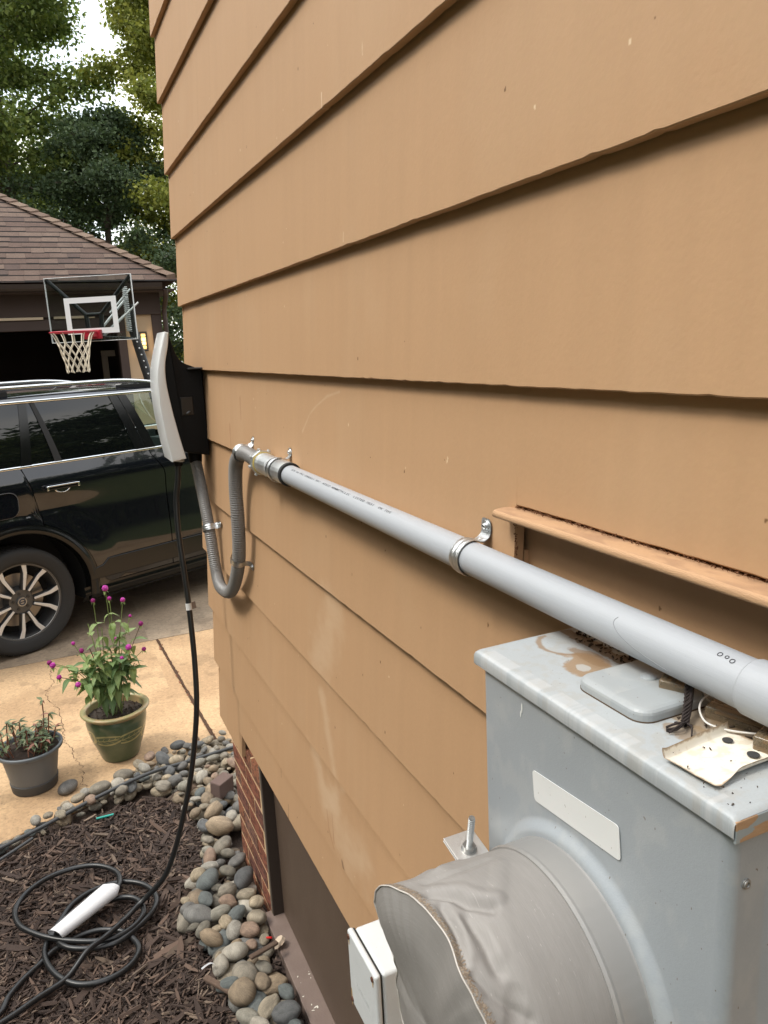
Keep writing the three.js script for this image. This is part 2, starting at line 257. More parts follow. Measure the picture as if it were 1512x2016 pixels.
// brick pier under the corner, hatch frame, hatch door and its sill
const foundation = part('foundation', [box(0.0172, 0.22, -0.12, 0.575, -2.8275, -2.389)], std([0.62, 0.43, 0.25], 0.95, { bumpMap: rep(FINE, 8), bumpScale: 0.0015 }), house);
{
  const bm = []; for (let k = 0; k < 6; k++) { const h = [[0.31, 0.105, 0.055], [0.27, 0.085, 0.045], [0.34, 0.13, 0.065], [0.21, 0.075, 0.048], [0.32, 0.12, 0.062], [0.25, 0.115, 0.075]][k]; bm.push(std([1, 1, 1], 0.9, { map: texture(128, 128, (u, v) => { const n = fbm(u * 8 + k * 9, v * 8, 5); return mix3(h, h.map((x) => x * 0.45), sstep(0.42, 0.7, n)).map((x) => x * (0.85 + 0.3 * vn(u * 70, v * 70))); }), bumpMap: rep(FINE, 1), bumpScale: 0.003 })); }
  const C = 0.0825, L = 0.205; const shapes = new Map();
  const brickGeo = (w, d) => { const k = w.toFixed(3) + d.toFixed(3); if (!shapes.has(k)) { const g = new RoundedBoxGeometry(0.03, C - 0.014, w, 1, 0.0025); const p = g.attributes.position; for (let i = 0; i < p.count; i++) p.setX(i, p.getX(i) + 0.0015 * (vn(p.getY(i) * 90 + d * 40, p.getZ(i) * 50) - 0.5)); shapes.set(k, g); } return shapes.get(k); };
  for (let r = 0; r < 8; r++) { const y = -0.075 + r * C; let z = -2.83, first = r % 2 ? L / 2 : L; let k = 0; while (z < -2.395) { const w = Math.min(k ? L : first, -2.392 - z); if (w > 0.03) { const m = part('brick', brickGeo(w - 0.013, (r + k) % 3), bm[Math.floor(rnd() * 6)], foundation); m.position.set(0.0295 + R(-0.0008, 0.0008), y + C / 2, z + w / 2); } z += w; k++; }
    const e = part('brick', brickGeo(0.175, 3 + r % 2), bm[Math.floor(rnd() * 6)], foundation); e.rotation.y = Math.PI / 2; e.position.set(r % 2 ? 0.118 : 0.139, y + C / 2, -2.831); }
}
const woodMap = texture(256, 512, (u, v) => mix3([0.055, 0.04, 0.03], [0.10, 0.078, 0.06], fbm(u * 30, v * 4, 4, 30, 4)));
const brownMap = texture(1024, 1024, (u, v) => { let c = mix3([0.088, 0.058, 0.040], [0.104, 0.072, 0.050], fbm(u * 20, v * 9, 5)); const w = vn(u * 220, v * 220, 220, 220); if (w > 0.985) c = [0.24, 0.2, 0.16]; return c; });
const mTrim = std([1, 1, 1], 0.7, { map: woodMap }), mBrown = phys([1, 1, 1], 0.55, { map: brownMap, bumpMap: rep(PEEL, 9), bumpScale: 0.0006 });
part('hatch_frame', [box(0.012, 0.034, 0.02, 0.645, -2.389, -2.378, 0.002)], std([0.19, 0.15, 0.11], 0.8, { bumpMap: rep(FINE, 6), bumpScale: 0.001 }), house);
part('hatch_jamb', box(0.014, 0.075, 0.022, 0.645, -2.3785, -2.366, 0.002), std([0.035, 0.022, 0.015], 0.8), house);
part('header_beam', box(0.034, 0.09, 0.578, 0.70, -2.80, -2.389, 0.003), mTrim, house);
{ const g = grid(40, 30, (u, v) => { const z = mix(-2.37, ZN, u), y = mix(0.03, 0.75, v); return [0.052 + 0.0015 * (fbm(z * 2, y * 2, 3) - 0.5), y, z, z, y]; }); g.setIndex([...g.index.array].reverse()); g.computeVertexNormals(); part('hatch_door', g, mBrown, house, 'plain dark brown hatch door under the siding'); }
part('hatch_sill', box(-0.014, 0.13, -0.06, 0.031, -2.40, ZN, 0.003), std([1, 1, 1], 0.6, { map: texture(256, 1024, (u, v) => { let c = mix3([0.135, 0.095, 0.078], [0.175, 0.128, 0.105], fbm(u * 6, v * 24, 5)); return c; }) , bumpMap: rep(PEEL, 5), bumpScale: 0.001 }), house);
{ const fl = []; for (let i = 0; i < 13; i++) { const t = rnd(); const c = new THREE.CircleGeometry(R(0.001, 0.0045), 6); const p = c.attributes.position; for (let k = 0; k < p.count; k++) p.setXY(k, p.getX(k) * R(0.4, 1), p.getY(k) * R(0.6, 2.4)); c.rotateX(-Math.PI / 2); c.rotateY(R(0, 6)); c.translate(R(-0.006, 0.045), 0.0325 + i * 0.00002, mix(-2.2, -1.75, t)); fl.push(c); } part('paint_flake', fl, std([0.62, 0.58, 0.5], 0.9), house).userData.kind = 'stuff'; }
// ---------------------------------------------------------------- conduit run on the wall
const pipeMap = texture(1024, 256, (u, v) => { let k = 0.94 + 0.08 * fbm(u * 200, v * 6, 3, 200, 6) + 0.05 * (fbm(u * 12, v * 3, 4, 12, 3) - 0.5); let c = [0.385 * k, 0.405 * k, 0.43 * k]; const s = vn(u * 400, v * 90, 400, 90); if (s > 0.975) c = c.map((x) => x * 0.72); if (s < 0.012) c = [0.52, 0.54, 0.56]; return c; });
const mPipe = phys([1, 1, 1], 0.38, { map: rep(pipeMap, 4, 1), bumpMap: rep(FINE, 8, 1), bumpScale: 0.00012 });
const galv = texture(256, 256, (u, v) => { const a = fbm(u * 9, v * 9, 4, 9, 9); return mix3([0.50, 0.52, 0.53], [0.78, 0.80, 0.80], a); });
const mZinc = std([1, 1, 1], 0.28, { metalness: 0.95, map: galv, bumpMap: rep(FINE, 2), bumpScale: 0.0002 });
const mCast = std([1, 1, 1], 0.36, { metalness: 0.9, map: galv, bumpMap: rep(FINE, 3), bumpScale: 0.0005 });
const mRubber = std([0.012, 0.012, 0.012], 0.7);
const PX = -0.027, PR = 0.0219;
const pyAt = (z) => 1.7367 + (1.7444 - 1.7367) * (-z - 0.33) / (1.66 - 0.33);
const pA = [PX, pyAt(-1.63), -1.63], pB = [PX, pyAt(-0.4006), -0.4006];
const conduit = thing('rigid_conduit', 'straight grey plastic conduit pipe running along the siding above the meter box', 'conduit');
part('pipe', cyl(pA, pB, PR, PR, 48, true), mPipe, conduit);
part('socket_end', [new THREE.LatheGeometry([[0.0219, 0], [0.0234, 0.0003], [0.0239, 0.0016], [0.0239, 0.5]].map((p) => new THREE.Vector2(...p)), 48).rotateX(Math.PI / 2).translate(PX, pyAt(-0.4006), -0.4011), new THREE.TorusGeometry(0.0237, 0.0006, 8, 48).translate(PX, pyAt(-0.36), -0.363)], mPipe, conduit);
{ // small ink lettering printed along the upper side
  const W = 2048, H = 64, cv = document.createElement('canvas'); cv.width = W; cv.height = H; const x = cv.getContext('2d'); x.clearRect(0, 0, W, H);
  x.fillStyle = 'rgba(40,42,48,0.95)'; x.font = 'bold 46px monospace'; x.textBaseline = 'middle'; x.fillText('SCH 40 PVC CONDUIT 90C  RIGID NONMETALLIC  LISTED 7B31  0K 70S', 12, 34);
  const im = x.getImageData(0, 0, W, H).data, d = new Uint8Array(W * H * 4);
  for (let j = 0; j < H; j++) for (let i = 0; i < W; i++) { const s = im[((H - 1 - j) * W + i) * 4 + 3], wear = fbm(i / 20, j / 12, 3) > 0.36 ? 1 : 0.25, a = s * wear; const o = (j * W + i) * 4; d[o] = d[o + 1] = d[o + 2] = a; d[o + 3] = 255; }
  const al = new THREE.DataTexture(d, W, H, THREE.RGBAFormat); al.magFilter = THREE.LinearFilter; al.needsUpdate = true;
  // lettering follows the curve of the pipe, a fraction of a millimetre proud of it
  const strip = (z0, z1, a0, a1) => grid(80, 4, (u, v) => { const z = mix(z0, z1, u), a = mix(a0, a1, v) * Math.PI / 180, r = PR + 0.0003; return [PX - r * Math.cos(a), pyAt(z) + r * Math.sin(a), z]; });
  part('printed_lettering', strip(-1.58, -0.97, 52, 73), std([0.05, 0.052, 0.06], 0.7, { alphaMap: al, transparent: true }), conduit);
  const ink = []; for (const [dz, da, s] of [[0, 66, 1], [0.007, 66, 0.75], [0.0135, 62, 1]]) { const t = new THREE.TorusGeometry(0.0021 * s, 0.00035, 5, 14); const a = da * Math.PI / 180; t.rotateY(-Math.PI / 2); t.rotateZ(-a); t.translate(PX - (PR + 0.0002) * Math.cos(a), pyAt(-0.425) + (PR + 0.0002) * Math.sin(a), -0.4275 + dz); ink.push(t); }
  part('ink_mark', ink, std([0.03, 0.03, 0.035], 0.8), conduit);
  // a scuff ring scratched into the grey surface
  const sc = []; for (let i = 0; i <= 26; i++) { const a = mix(48, -30, i / 26) * Math.PI / 180, z = -0.545 + 0.05 * Math.pow(i / 26 - 0.15, 2) * 2; sc.push([PX - (PR + 0.0001) * Math.cos(a), pyAt(z) + (PR + 0.0001) * Math.sin(a), z]); }
  part('scuff_mark', tube(sc, 0.00035, 60, 5), std([0.26, 0.27, 0.285], 0.8), conduit);
}
// fittings between the rigid pipe and the flexible conduit
const fit = thing('conduit_connector', 'silver metal connector with hex lock ring joining flexible and rigid conduit', 'connector');
{
  const zA = (z) => pyAt(z); const ring = (prof, m, n) => { const g = new THREE.LatheGeometry(prof.map(([r, z]) => new THREE.Vector2(r, z)), 40); g.rotateX(Math.PI / 2); g.translate(PX, 1.7447, 0); part(n, toCreasedNormals(g, 0.6), m, fit); };
  ring([[0.02128, -1.6194], [0.02616, -1.6194], [0.02719, -1.6226], [0.02719, -1.6289], [0.02616, -1.6319], [0.02128, -1.6319]], mRubber, 'gasket');
  ring([[0.0218, -1.6303], [0.02595, -1.6319], [0.02657, -1.6381], [0.02657, -1.6942], [0.02595, -1.6989], [0.02532, -1.7019], [0.02595, -1.7067], [0.02595, -1.7253], [0.0247, -1.73], [0.0218, -1.7316]], mCast, 'coupling');
  ring([[0.02076, -1.73], [0.02449, -1.73], [0.02449, -1.7378], [0.02076, -1.7394]], mRubber, 'gasket');
  ring([[0.02076, -1.7378], [0.02512, -1.7394], [0.02595, -1.7455], [0.02595, -1.8095], [0.02657, -1.8141], [0.02657, -1.8327], [0.02076, -1.8374]], mCast, 'connector_body');
  const hex = []; for (let i = 0; i < 8; i++) { const a = i * Math.PI / 4 + 0.2; hex.push([0.0327 * Math.cos(a), 0.0327 * Math.sin(a)]); }
  const nut = extrude(hex, 0.018, 0.0016); nut.translate(PX, 1.7447, -1.8593);
  const lugs = []; for (let i = 0; i < 8; i++) { const a = i * Math.PI / 4 + 0.2; lugs.push(xf(new RoundedBoxGeometry(0.005, 0.006, 0.012, 1, 0.001), [PX + 0.0337 * Math.cos(a), 1.7447 + 0.0337 * Math.sin(a), -1.851], [0, 0, a])); }
  part('lock_ring', [nut, ...lugs], mCast, fit);
  part('insulator', cyl([PX, 1.7447, -1.8375], [PX, 1.7447, -1.8338], 0.0285, 0.0285, 32), std([0.55, 0.42, 0.12], 0.5), fit);
}
// ribbed flexible conduit looping down and back up to the charger
const flexPath = new THREE.CatmullRomCurve3([[PX, 1.7447, -1.83], [PX, 1.7465, -1.92], [PX, 1.750, -2.01], [PX, 1.7418, -2.0706], [PX, 1.7066, -2.1381], [PX, 1.6318, -2.1713], [PX, 1.5405, -2.1796], [PX, 1.4253, -2.2055], [PX, 1.335, -2.273], [PX, 1.2644, -2.3664], [PX, 1.2374, -2.4526], [PX - 0.004, 1.2395, -2.5221], [PX, 1.2665, -2.5813], [PX, 1.3329, -2.6103], [PX, 1.418, -2.6352], [PX, 1.5177, -2.6861], [PX, 1.6194, -2.7504], [PX, 1.665, -2.7868]].map((p) => V(...p)), false, 'centripetal');
const mFlex = phys([0.185, 0.178, 0.17], 0.33, { bumpMap: rep(FINE, 40, 2), bumpScale: 0.0002 });
{
  const N = 1500, M = 18, L = flexPath.getLength(), fr = flexPath.computeFrenetFrames(300); const up0 = V(1, 0, 0);
  const pts = flexPath.getSpacedPoints(N);
  const g = grid(M, N, (u, v) => { const i = Math.round(v * N), p = pts[i], t = pts[Math.min(N, i + 1)].clone().sub(pts[Math.max(0, i - 1)]).normalize(), b = t.clone().cross(up0).normalize(), a = u * 2 * Math.PI; const s = v * L / 0.0072; const r = 0.0195 + 0.0009 * Math.sin(s * 2 * Math.PI); return [p.x + r * Math.cos(a) * 1, p.y + r * Math.sin(a) * b.y, p.z + r * Math.sin(a) * b.z]; }, true);
  single('flexible_conduit', g, mFlex, 'dark grey ribbed flexible conduit looped in a U between charger and pipe', 'conduit');
}
// one-hole straps
function strapGeo(r, w, gap, tabL, tight = false) { // pipe along z at origin, wall plane at x = gap
  const path = []; const t = 0.0012, rr = r + t;
  path.push([gap - 0.0008, rr * 0.8 + tabL]); path.push([gap - 0.0008, rr * 0.8 + 0.012]); path.push([gap - 0.004, rr * 0.8 + 0.006]); path.push([gap - 0.012, rr * 0.86]);
  const a0 = 62; for (let i = 0; i <= 30; i++) { const a = mix(a0, 262, i / 30) * Math.PI / 180; path.push([rr * Math.cos(a), rr * Math.sin(a)]); }
  const c = new THREE.CatmullRomCurve3(path.map((p) => V(p[0], p[1], 0)), false, 'centripetal'); const N = 140, P = c.getSpacedPoints(N);
  const side = (o) => grid(14, N, (u, v) => { const i = Math.round(v * N), p = P[i], tg = P[Math.min(N, i + 1)].clone().sub(P[Math.max(0, i - 1)]).normalize(), n = V(-tg.y, tg.x, 0); const s = v * c.getLength(), rib = s > tabL ? 0.0009 * (Math.exp(-Math.pow((u - 0.3) / 0.09, 2)) + Math.exp(-Math.pow((u - 0.7) / 0.09, 2))) : 0; const ww = s < 0.010 ? w * Math.sqrt(Math.max(0, 1 - Math.pow(1 - s / 0.010, 2)) * 0.6 + 0.4) : w; const k = o ? 0 : t + rib; return [p.x - n.x * k, p.y - n.y * k, (u - 0.5) * ww]; });
  const A = side(0), B = side(1); const screw = [cyl([gap - 0.006, 0, 0], [gap, 0, 0], 0.0055, 0.0055, 6), cyl([gap - 0.0035, 0, 0], [gap, 0, 0], 0.0078, 0.0078, 20), xf(new THREE.SphereGeometry(0.0042, 12, 6, 0, 6.3, 0, 1.57), [gap - 0.0058, 0, 0], [0, 0, Math.PI / 2], [1, 0.5, 1])];
  const sg = merge(screw); sg.translate(0, rr * 0.8 + tabL - 0.0105, 0); return [merge([A, B]), sg];
}
const mScrew = std([0.6, 0.62, 0.62], 0.3, { metalness: 0.95 });
function strap(label, pos, rotX, r, w, gap, tabL) { const [b, s] = strapGeo(r, w, gap, tabL); const t = thing('pipe_strap', label, 'pipe strap', pos, 'metal straps holding the conduit to the siding'); t.rotation.x = rotX; part('band', b, mZinc, t); part('screw', s, mScrew, t); return t; }
strap('large shiny pipe strap on the straight pipe next to the end of the ledge', [PX, pyAt(-0.846), -0.846], 0, PR, 0.023, 0.0285, 0.030);
strap('pipe strap tab with screw behind the silver conduit connector', [PX, pyAt(-1.7), -1.7075], 0, 0.0264, 0.018, 0.031, 0.027);
strap('pipe strap at the top bend of the flexible conduit', [PX, 1.747, -2.0602], 0.5, 0.0213, 0.018, 0.032, 0.030);
strap('pipe strap low on the flexible conduit leg below the charger', [PX, 1.420, -2.634], 1.107, 0.0213, 0.021, 0.034, 0.028);
strap('pipe strap low on the right leg of the flexible conduit loop', [PX, 1.405, -2.219], 2.214, 0.0213, 0.021, 0.034, 0.028);

// ---------------------------------------------------------------- wall charger and its cable
const charger = thing('wall_charger', 'black and white electric vehicle charger mounted on the siding near the house corner', 'charger', [0, 0, 0]);
{
  const mBlack = phys([0.002, 0.002, 0.0022], 0.6, { specularIntensity: 0.35, bumpMap: rep(FINE, 8), bumpScale: 0.00015 }), mWhite = phys([0.66, 0.675, 0.67], 0.3, { clearcoat: 0.3 });
  const spl = (p, n) => new THREE.CatmullRomCurve3(p.map((q) => V(q[0], q[1], 0)), false, 'centripetal').getPoints(n).map((q) => [q.x, q.y]);
  const inner = spl([[-0.0945, 2.088], [-0.1005, 2.048], [-0.115, 1.99], [-0.1185, 1.933], [-0.110, 1.848], [-0.0965, 1.761], [-0.079, 1.669]], 30);
  const outer = spl([[-0.127, 1.662], [-0.139, 1.748], [-0.1475, 1.85], [-0.1455, 1.951], [-0.131, 2.016], [-0.1065, 2.092]], 30);
  const sh = extrude([...inner, ...outer], 0.175, 0.004, 3); sh.translate(0, 0, -2.815); part('front_cover', toCreasedNormals(sh, 0.75), mWhite, charger);
  const bodyP = [[0.004, 1.672], [0.004, 1.964], ...spl([[-0.010, 1.968], [-0.030, 1.9775], [-0.050, 1.986], [-0.066, 1.999], [-0.078, 2.022], [-0.086, 2.05], [-0.0925, 2.085]], 14), ...inner.map((p) => [p[0] - 0.003, p[1]]).filter((p) => p[1] < 2.08 && p[1] > 1.69), [-0.078, 1.69], [-0.040, 1.680]];
  const bd = extrude(bodyP, 0.150, 0.006, 3); bd.translate(0, 0, -2.798); part('housing', toCreasedNormals(bd, 0.6), mBlack, charger);
  part('mounting_tab', box(-0.046, 0.003, 1.966, 1.9715, -2.69, -2.62, 0.002), std([0.03, 0.03, 0.032], 0.5), charger);
  const ov = new RoundedBoxGeometry(0.042, 0.062, 0.006, 3, 0.0029); ov.translate(-0.058, 1.845, -2.6485); part('side_recess_rim', ov, phys([0.003, 0.003, 0.003], 0.3), charger);
  part('side_button', xf(new THREE.SphereGeometry(0.011, 16, 10), [-0.055, 1.822, -2.646], [0, 0, 0.5], [1.1, 0.55, 0.3]), phys([0.012, 0.012, 0.012], 0.3), charger);
  part('conduit_hub', [cyl([PX, 1.650, -2.768], [PX, 1.690, -2.770], 0.0245, 0.0245, 24), cyl([PX, 1.636, -2.766], [PX, 1.650, -2.768], 0.0225, 0.0235, 24)], mBlack, charger);
  part('cable_gland', [cyl([-0.099, 1.640, -2.70], [-0.097, 1.675, -2.70], 0.0145, 0.016, 18)], mBlack, charger);
  part('gland_nut', [cyl([-0.099, 1.655, -2.70], [-0.098, 1.661, -2.70], 0.021, 0.021, 8)], std([0.42, 0.43, 0.43], 0.4), charger);
}
const mCable = phys([0.012, 0.0125, 0.013], 0.36, { bumpMap: rep(FINE, 60, 1), bumpScale: 0.0001 });
{
  const cable = thing('charging_cable', 'black charging cable hanging from the charger and coiled on the mulch', 'cable');
  const hang = [[-0.098, 1.662, -2.701], [-0.106, 1.589, -2.704], [-0.117, 1.527, -2.708], [-0.124, 1.42, -2.699], [-0.123, 1.293, -2.682], [-0.121, 1.184, -2.668], [-0.122, 1.055, -2.652], [-0.125, 0.944, -2.64], [-0.136, 0.796, -2.622], [-0.156, 0.666, -2.614], [-0.189, 0.516, -2.606], [-0.227, 0.384, -2.604], [-0.271, 0.252, -2.606], [-0.324, 0.140, -2.615]];
  const A = [[-0.417, -2.63], [-0.492, -2.55], [-0.548, -2.506], [-0.604, -2.471], [-0.679, -2.414], [-0.765, -2.373], [-0.838, -2.336], [-0.93, -2.30], [-1.05, -2.26], [-1.14, -2.24], [-1.2, -2.28], [-1.14, -2.32], [-1.0, -2.335]].map(([x, z], i) => [x, i < 1 ? 0.055 : i < 4 ? 0.062 : 0.03, z]);
  const B = [[-0.883, -2.374], [-0.855, -2.436], [-0.814, -2.489], [-0.763, -2.535], [-0.71, -2.583], [-0.638, -2.609], [-0.578, -2.61], [-0.528, -2.589], [-0.487, -2.557], [-0.458, -2.505], [-0.445, -2.452], [-0.462, -2.404], [-0.507, -2.366], [-0.576, -2.355], [-0.642, -2.375], [-0.694, -2.428], [-0.732, -2.507], [-0.743, -2.581], [-0.725, -2.651], [-0.691, -2.709], [-0.647, -2.781], [-0.581, -2.823], [-0.506, -2.832], [-0.442, -2.814], [-0.386, -2.764], [-0.357, -2.697], [-0.359, -2.637], [-0.391, -2.581], [-0.442, -2.537], [-0.502, -2.501], [-0.552, -2.501], [-0.622, -2.522], [-0.674, -2.558], [-0.699, -2.604], [-0.7, -2.651], [-0.673, -2.693], [-0.615, -2.718], [-0.542, -2.73], [-0.484, -2.724], [-0.436, -2.699], [-0.41, -2.649], [-0.41, -2.591], [-0.45, -2.541], [-0.504, -2.519], [-0.567, -2.525], [-0.64, -2.56], [-0.713, -2.611], [-0.77, -2.665], [-0.821, -2.735], [-0.838, -2.815], [-0.826, -2.868], [-0.791, -2.919], [-0.723, -2.963], [-0.638, -2.976], [-0.563, -2.958], [-0.513, -2.921], [-0.473, -2.859], [-0.471, -2.797], [-0.493, -2.746]].map(([x, z], i, a) => [x, 0.016 + 0.034 * i / a.length, z]);
  part('cable_jacket', tube([...hang, ...A, ...B], 0.0098, 1500, 14), mCable, cable);
  part('cable_label', cyl([-0.1215, 1.128, -2.6605], [-0.1215, 1.152, -2.664], 0.0108, 0.0108, 20, true), std([0.62, 0.62, 0.6], 0.6), cable);
  part('label_flag', xf(new RoundedBoxGeometry(0.02, 0.026, 0.0012, 1, 0.0005), [-0.105, 1.141, -2.664], [0, 0.3, 0.1]), std([0.2, 0.15, 0.12], 0.6), cable);
  // rolled white paper sleeve over the plug end
  const paper = std([0.66, 0.66, 0.665], 0.8, { side: THREE.DoubleSide, bumpMap: rep(FINE, 2), bumpScale: 0.0004 });
  const a = V(-0.492, 0.070, -2.752), b = V(-0.705, 0.054, -2.610), ax = b.clone().sub(a), L = ax.length(); ax.normalize(); const s1 = ax.clone().cross(V(0, 1, 0)).normalize(), s2 = s1.clone().cross(ax).normalize();
  part('paper_sleeve', grid(44, 60, (u, v) => { const t = mix(-0.02, 1, v), an = u * 2 * Math.PI * 1.12, r = (v < 0.1 ? mix(0.014, 0.031, v / 0.1) : mix(0.032, 0.027, v)) * (1 + 0.10 * u) * (1 + 0.06 * Math.sin(an * 2 + v * 3)) + 0.0012 * (fbm(u * 6, v * 9, 3) - 0.5); const p = a.clone().addScaledVector(ax, t * L + 0.006 * Math.sin(an + 1)).addScaledVector(s1, r * 1.1 * Math.cos(an)).addScaledVector(s2, r * 0.85 * Math.sin(an)); return [p.x, p.y, p.z]; }), paper, cable);
}
// ---------------------------------------------------------------- electric meter box with everything on it
const TY = 1.69, BX = -0.1165, BZ0 = -0.674, BZ1 = -0.3345, BY0 = 1.17;
const greyPaint = (seed, dirt = 0) => texture(512, 512, (u, v) => { const k = 0.96 + 0.07 * (fbm(u * 9 + seed, v * 9, 5) - 0.5) + 0.04 * (vn(u * 300, v * 300, 300, 300) - 0.5); let c = [0.315 * k, 0.343 * k, 0.365 * k]; const s = fbm(u * 14 + seed, v * 10 + 4, 5); c = mix3(c, [0.46, 0.46, 0.44], 0.2 * sstep(0.55, 0.75, s)); const p = vn(u * 210, v * 210 + seed, 210, 210); if (p > 0.99) c = [0.12, 0.09, 0.06]; return c; });
const mBox = phys([1, 1, 1], 0.42, { map: rep(greyPaint(3), 3), bumpMap: rep(FINE, 10), bumpScale: 0.00012, clearcoat: 0.15, clearcoatRoughness: 0.4 });
const meterBox = thing('meter_box', 'grey painted metal electric meter box with dirty lid mounted under the conduit', 'meter box');
{
  // cabinet: front with a round opening raised by a smooth collar
  const CY = 1.431, CZ = -0.509, RO = 0.150, RI = 0.1155;
  const sh = [[BZ0 + 0.002, BY0], [BZ1 - 0.004, BY0], [BZ1 - 0.004, TY - 0.008], [BZ0 + 0.002, TY - 0.008]];
  const hole = []; for (let i = 0; i < 64; i++) { const a = i / 64 * 2 * Math.PI; hole.push([CZ + RO * Math.cos(a), CY + RO * Math.sin(a)]); }
  const face = new THREE.ShapeGeometry((() => { const s = new THREE.Shape(sh.map((p) => new THREE.Vector2(...p))); return s; })());
  // build the face as a grid so that the collar rises out of it
  const F = grid(240, 240, (u0, v) => { const u = 0.5 - 0.5 * Math.cos(Math.PI * u0) * (0.55 + 0.45 * Math.abs(Math.cos(Math.PI * u0))); const z = mix(BZ0 + 0.002, BZ1 - 0.004, u), y = mix(BY0, TY - 0.006, v), d = Math.hypot(z - CZ, y - CY); const up = 0.0075 * sstep(0.1330, 0.1195, d); const ez = Math.min(u, 1 - u) * (BZ1 - BZ0); const edge = 0.011 * (1 - Math.sqrt(Math.max(0, 1 - Math.pow(Math.max(0, 1 - ez / 0.011), 2)))); return [BX - up + edge + 0.0004 * (fbm(z * 14, y * 14, 3) - 0.5), y, z, z, y]; });
  F.setIndex([...F.index.array].reverse()); F.computeVertexNormals();
  const side = (z, flip) => { const g = grid(30, 40, (u, v) => { const x = mix(BX + 0.0105, 0.016, u), y = mix(BY0, TY - 0.006, v); let dz = 0; if (x > -0.075 && x < -0.068) dz = -0.0025; else if (x >= -0.068) dz = -0.0045; return [x, y, z + (flip ? -dz : dz) * (flip ? 1 : 1), x, y]; }); if (flip) g.setIndex([...g.index.array].reverse()); g.computeVertexNormals(); return g; };
  part('cabinet', [F, side(BZ1 - 0.004, true), side(BZ0 + 0.002, false), box(BX + 0.004, 0.016, BY0 - 0.002, BY0 + 0.002, BZ0 + 0.003, BZ1 - 0.005)], mBox, meterBox);
  // lid with rolled-down lip, dirt and bare patches on its top
  const W = 1024, H = 512, lidMap = texture(W, H, (u, v) => {
    const z = mix(BZ0 - 0.006, BZ1 + 0.006, u), x = mix(BX - 0.006, 0.02, v); const n = fbm(u * 14, v * 6, 5), n2 = fbm(u * 40 + 9, v * 16, 4), n3 = vn(u * 330, v * 130, 330, 130);
    const k = 0.95 + 0.10 * (n - 0.5) + 0.05 * (n3 - 0.5); let c = [0.395 * k, 0.425 * k, 0.44 * k];
    c = mix3(c, [0.36, 0.34, 0.30], 0.35 * sstep(0.52, 0.7, n2));
    const blot = (cz, cx, rz, rx, tint, amt, rough = 0.6) => { const d = Math.hypot((z - cz) / rz, (x - cx) / rx) + rough * (fbm(z * 60 + cz * 99, x * 60, 5) - 0.5) * 2; c = mix3(c, tint, amt * sstep(1.0, 0.8, d)); };
    blot(-0.583, -0.045, 0.034, 0.024, [0.29, 0.185, 0.095], 0.85, 0.45); blot(-0.60, -0.030, 0.03, 0.012, [0.24, 0.15, 0.08], 0.7); blot(-0.578, -0.052, 0.010, 0.006, [0.42, 0.42, 0.40], 0.8, 0.9);
    const arc = Math.abs(Math.hypot((z + 0.640) / 1, (x + 0.030) / 0.9) - 0.030); if (x < -0.033) c = mix3(c, [0.26, 0.17, 0.095], 0.8 * sstep(0.005, 0.001, arc + 0.005 * (n2 - 0.45)));
    blot(-0.62, -0.008, 0.07, 0.010, [0.17, 0.115, 0.07], 0.85, 0.8); blot(-0.55, 0.0, 0.06, 0.012, [0.13, 0.09, 0.06], 0.9, 0.8);
    blot(-0.432, -0.062, 0.020, 0.018, [0.27, 0.19, 0.115], 0.75, 0.6); blot(-0.44, -0.028, 0.04, 0.026, [0.26, 0.18, 0.10], 0.75, 0.5); blot(-0.40, -0.02, 0.05, 0.016, [0.20, 0.14, 0.08], 0.8, 0.6);
    if (n3 > 0.985 && n > 0.42) c = [0.10, 0.075, 0.05];
    if (x < BX + 0.012) { const e = fbm(z * 90, 3, 3); c = mix3(c, [0.52, 0.53, 0.53], 0.4 * sstep(0.4, 0.6, e)); }
    return c;
  });
  lidMap.wrapS = lidMap.wrapT = THREE.ClampToEdgeWrapping;
  const mLid = phys([1, 1, 1], 0.45, { map: lidMap, bumpMap: rep(FINE, 6, 3), bumpScale: 0.0002, clearcoat: 0.12, clearcoatRoughness: 0.45 });
  const prof = []; for (const [x, y] of [[0.018, TY], [-0.05, TY + 0.0006], [BX + 0.001, TY + 0.0004], [BX - 0.0034, TY - 0.0006], [BX - 0.0052, TY - 0.0026], [BX - 0.0056, TY - 0.007], [BX - 0.0056, TY - 0.0155], [BX - 0.0042, TY - 0.0163], [BX - 0.0028, TY - 0.0155], [BX - 0.0026, TY - 0.006], [0.018, TY - 0.005]]) prof.push([x, y]);
  const zA = BZ0 - 0.0045, zB = BZ1 + 0.002;
  const lid = grid(120, prof.length - 1, (u, v) => { const k = Math.round(v * (prof.length - 1)), z = mix(zA, zB, u), p = prof[k], end = Math.max(0, 1 - Math.min(z - zA, zB - z) / 0.005); const drop = k < 6 ? 0.003 * end * end : 0; return [p[0] + 0.0004 * (fbm(z * 20, 8, 2) - 0.5), p[1] - drop, z, (z - BZ0 + 0.006) / (BZ1 - BZ0 + 0.012), (p[0] - BX + 0.006) / (0.026 - BX)]; });
  const endcap = (z) => { const g = box(BX - 0.0035, 0.016, TY - 0.0185, TY - 0.003, z - 0.0012, z + 0.0012, 0.0008); const p = g.attributes.position, uv = g.attributes.uv; for (let i = 0; i < p.count; i++) uv.setXY(i, (p.getZ(i) - BZ0 + 0.006) / (BZ1 - BZ0 + 0.012), (p.getX(i) - BX + 0.006) / (0.026 - BX)); return g; };
  part('lid', [lid, endcap(zA + 0.0005)], mLid, meterBox);
  // right end of the lip: bare patch worn to primer
  const wornMap = texture(256, 128, (u, v) => fbm(u * 5 + 2, v * 3 + 8, 5) > 0.47 ? mix3([0.36, 0.21, 0.115], [0.45, 0.29, 0.17], fbm(u * 30, v * 20, 4)) : [0.30, 0.335, 0.345]);
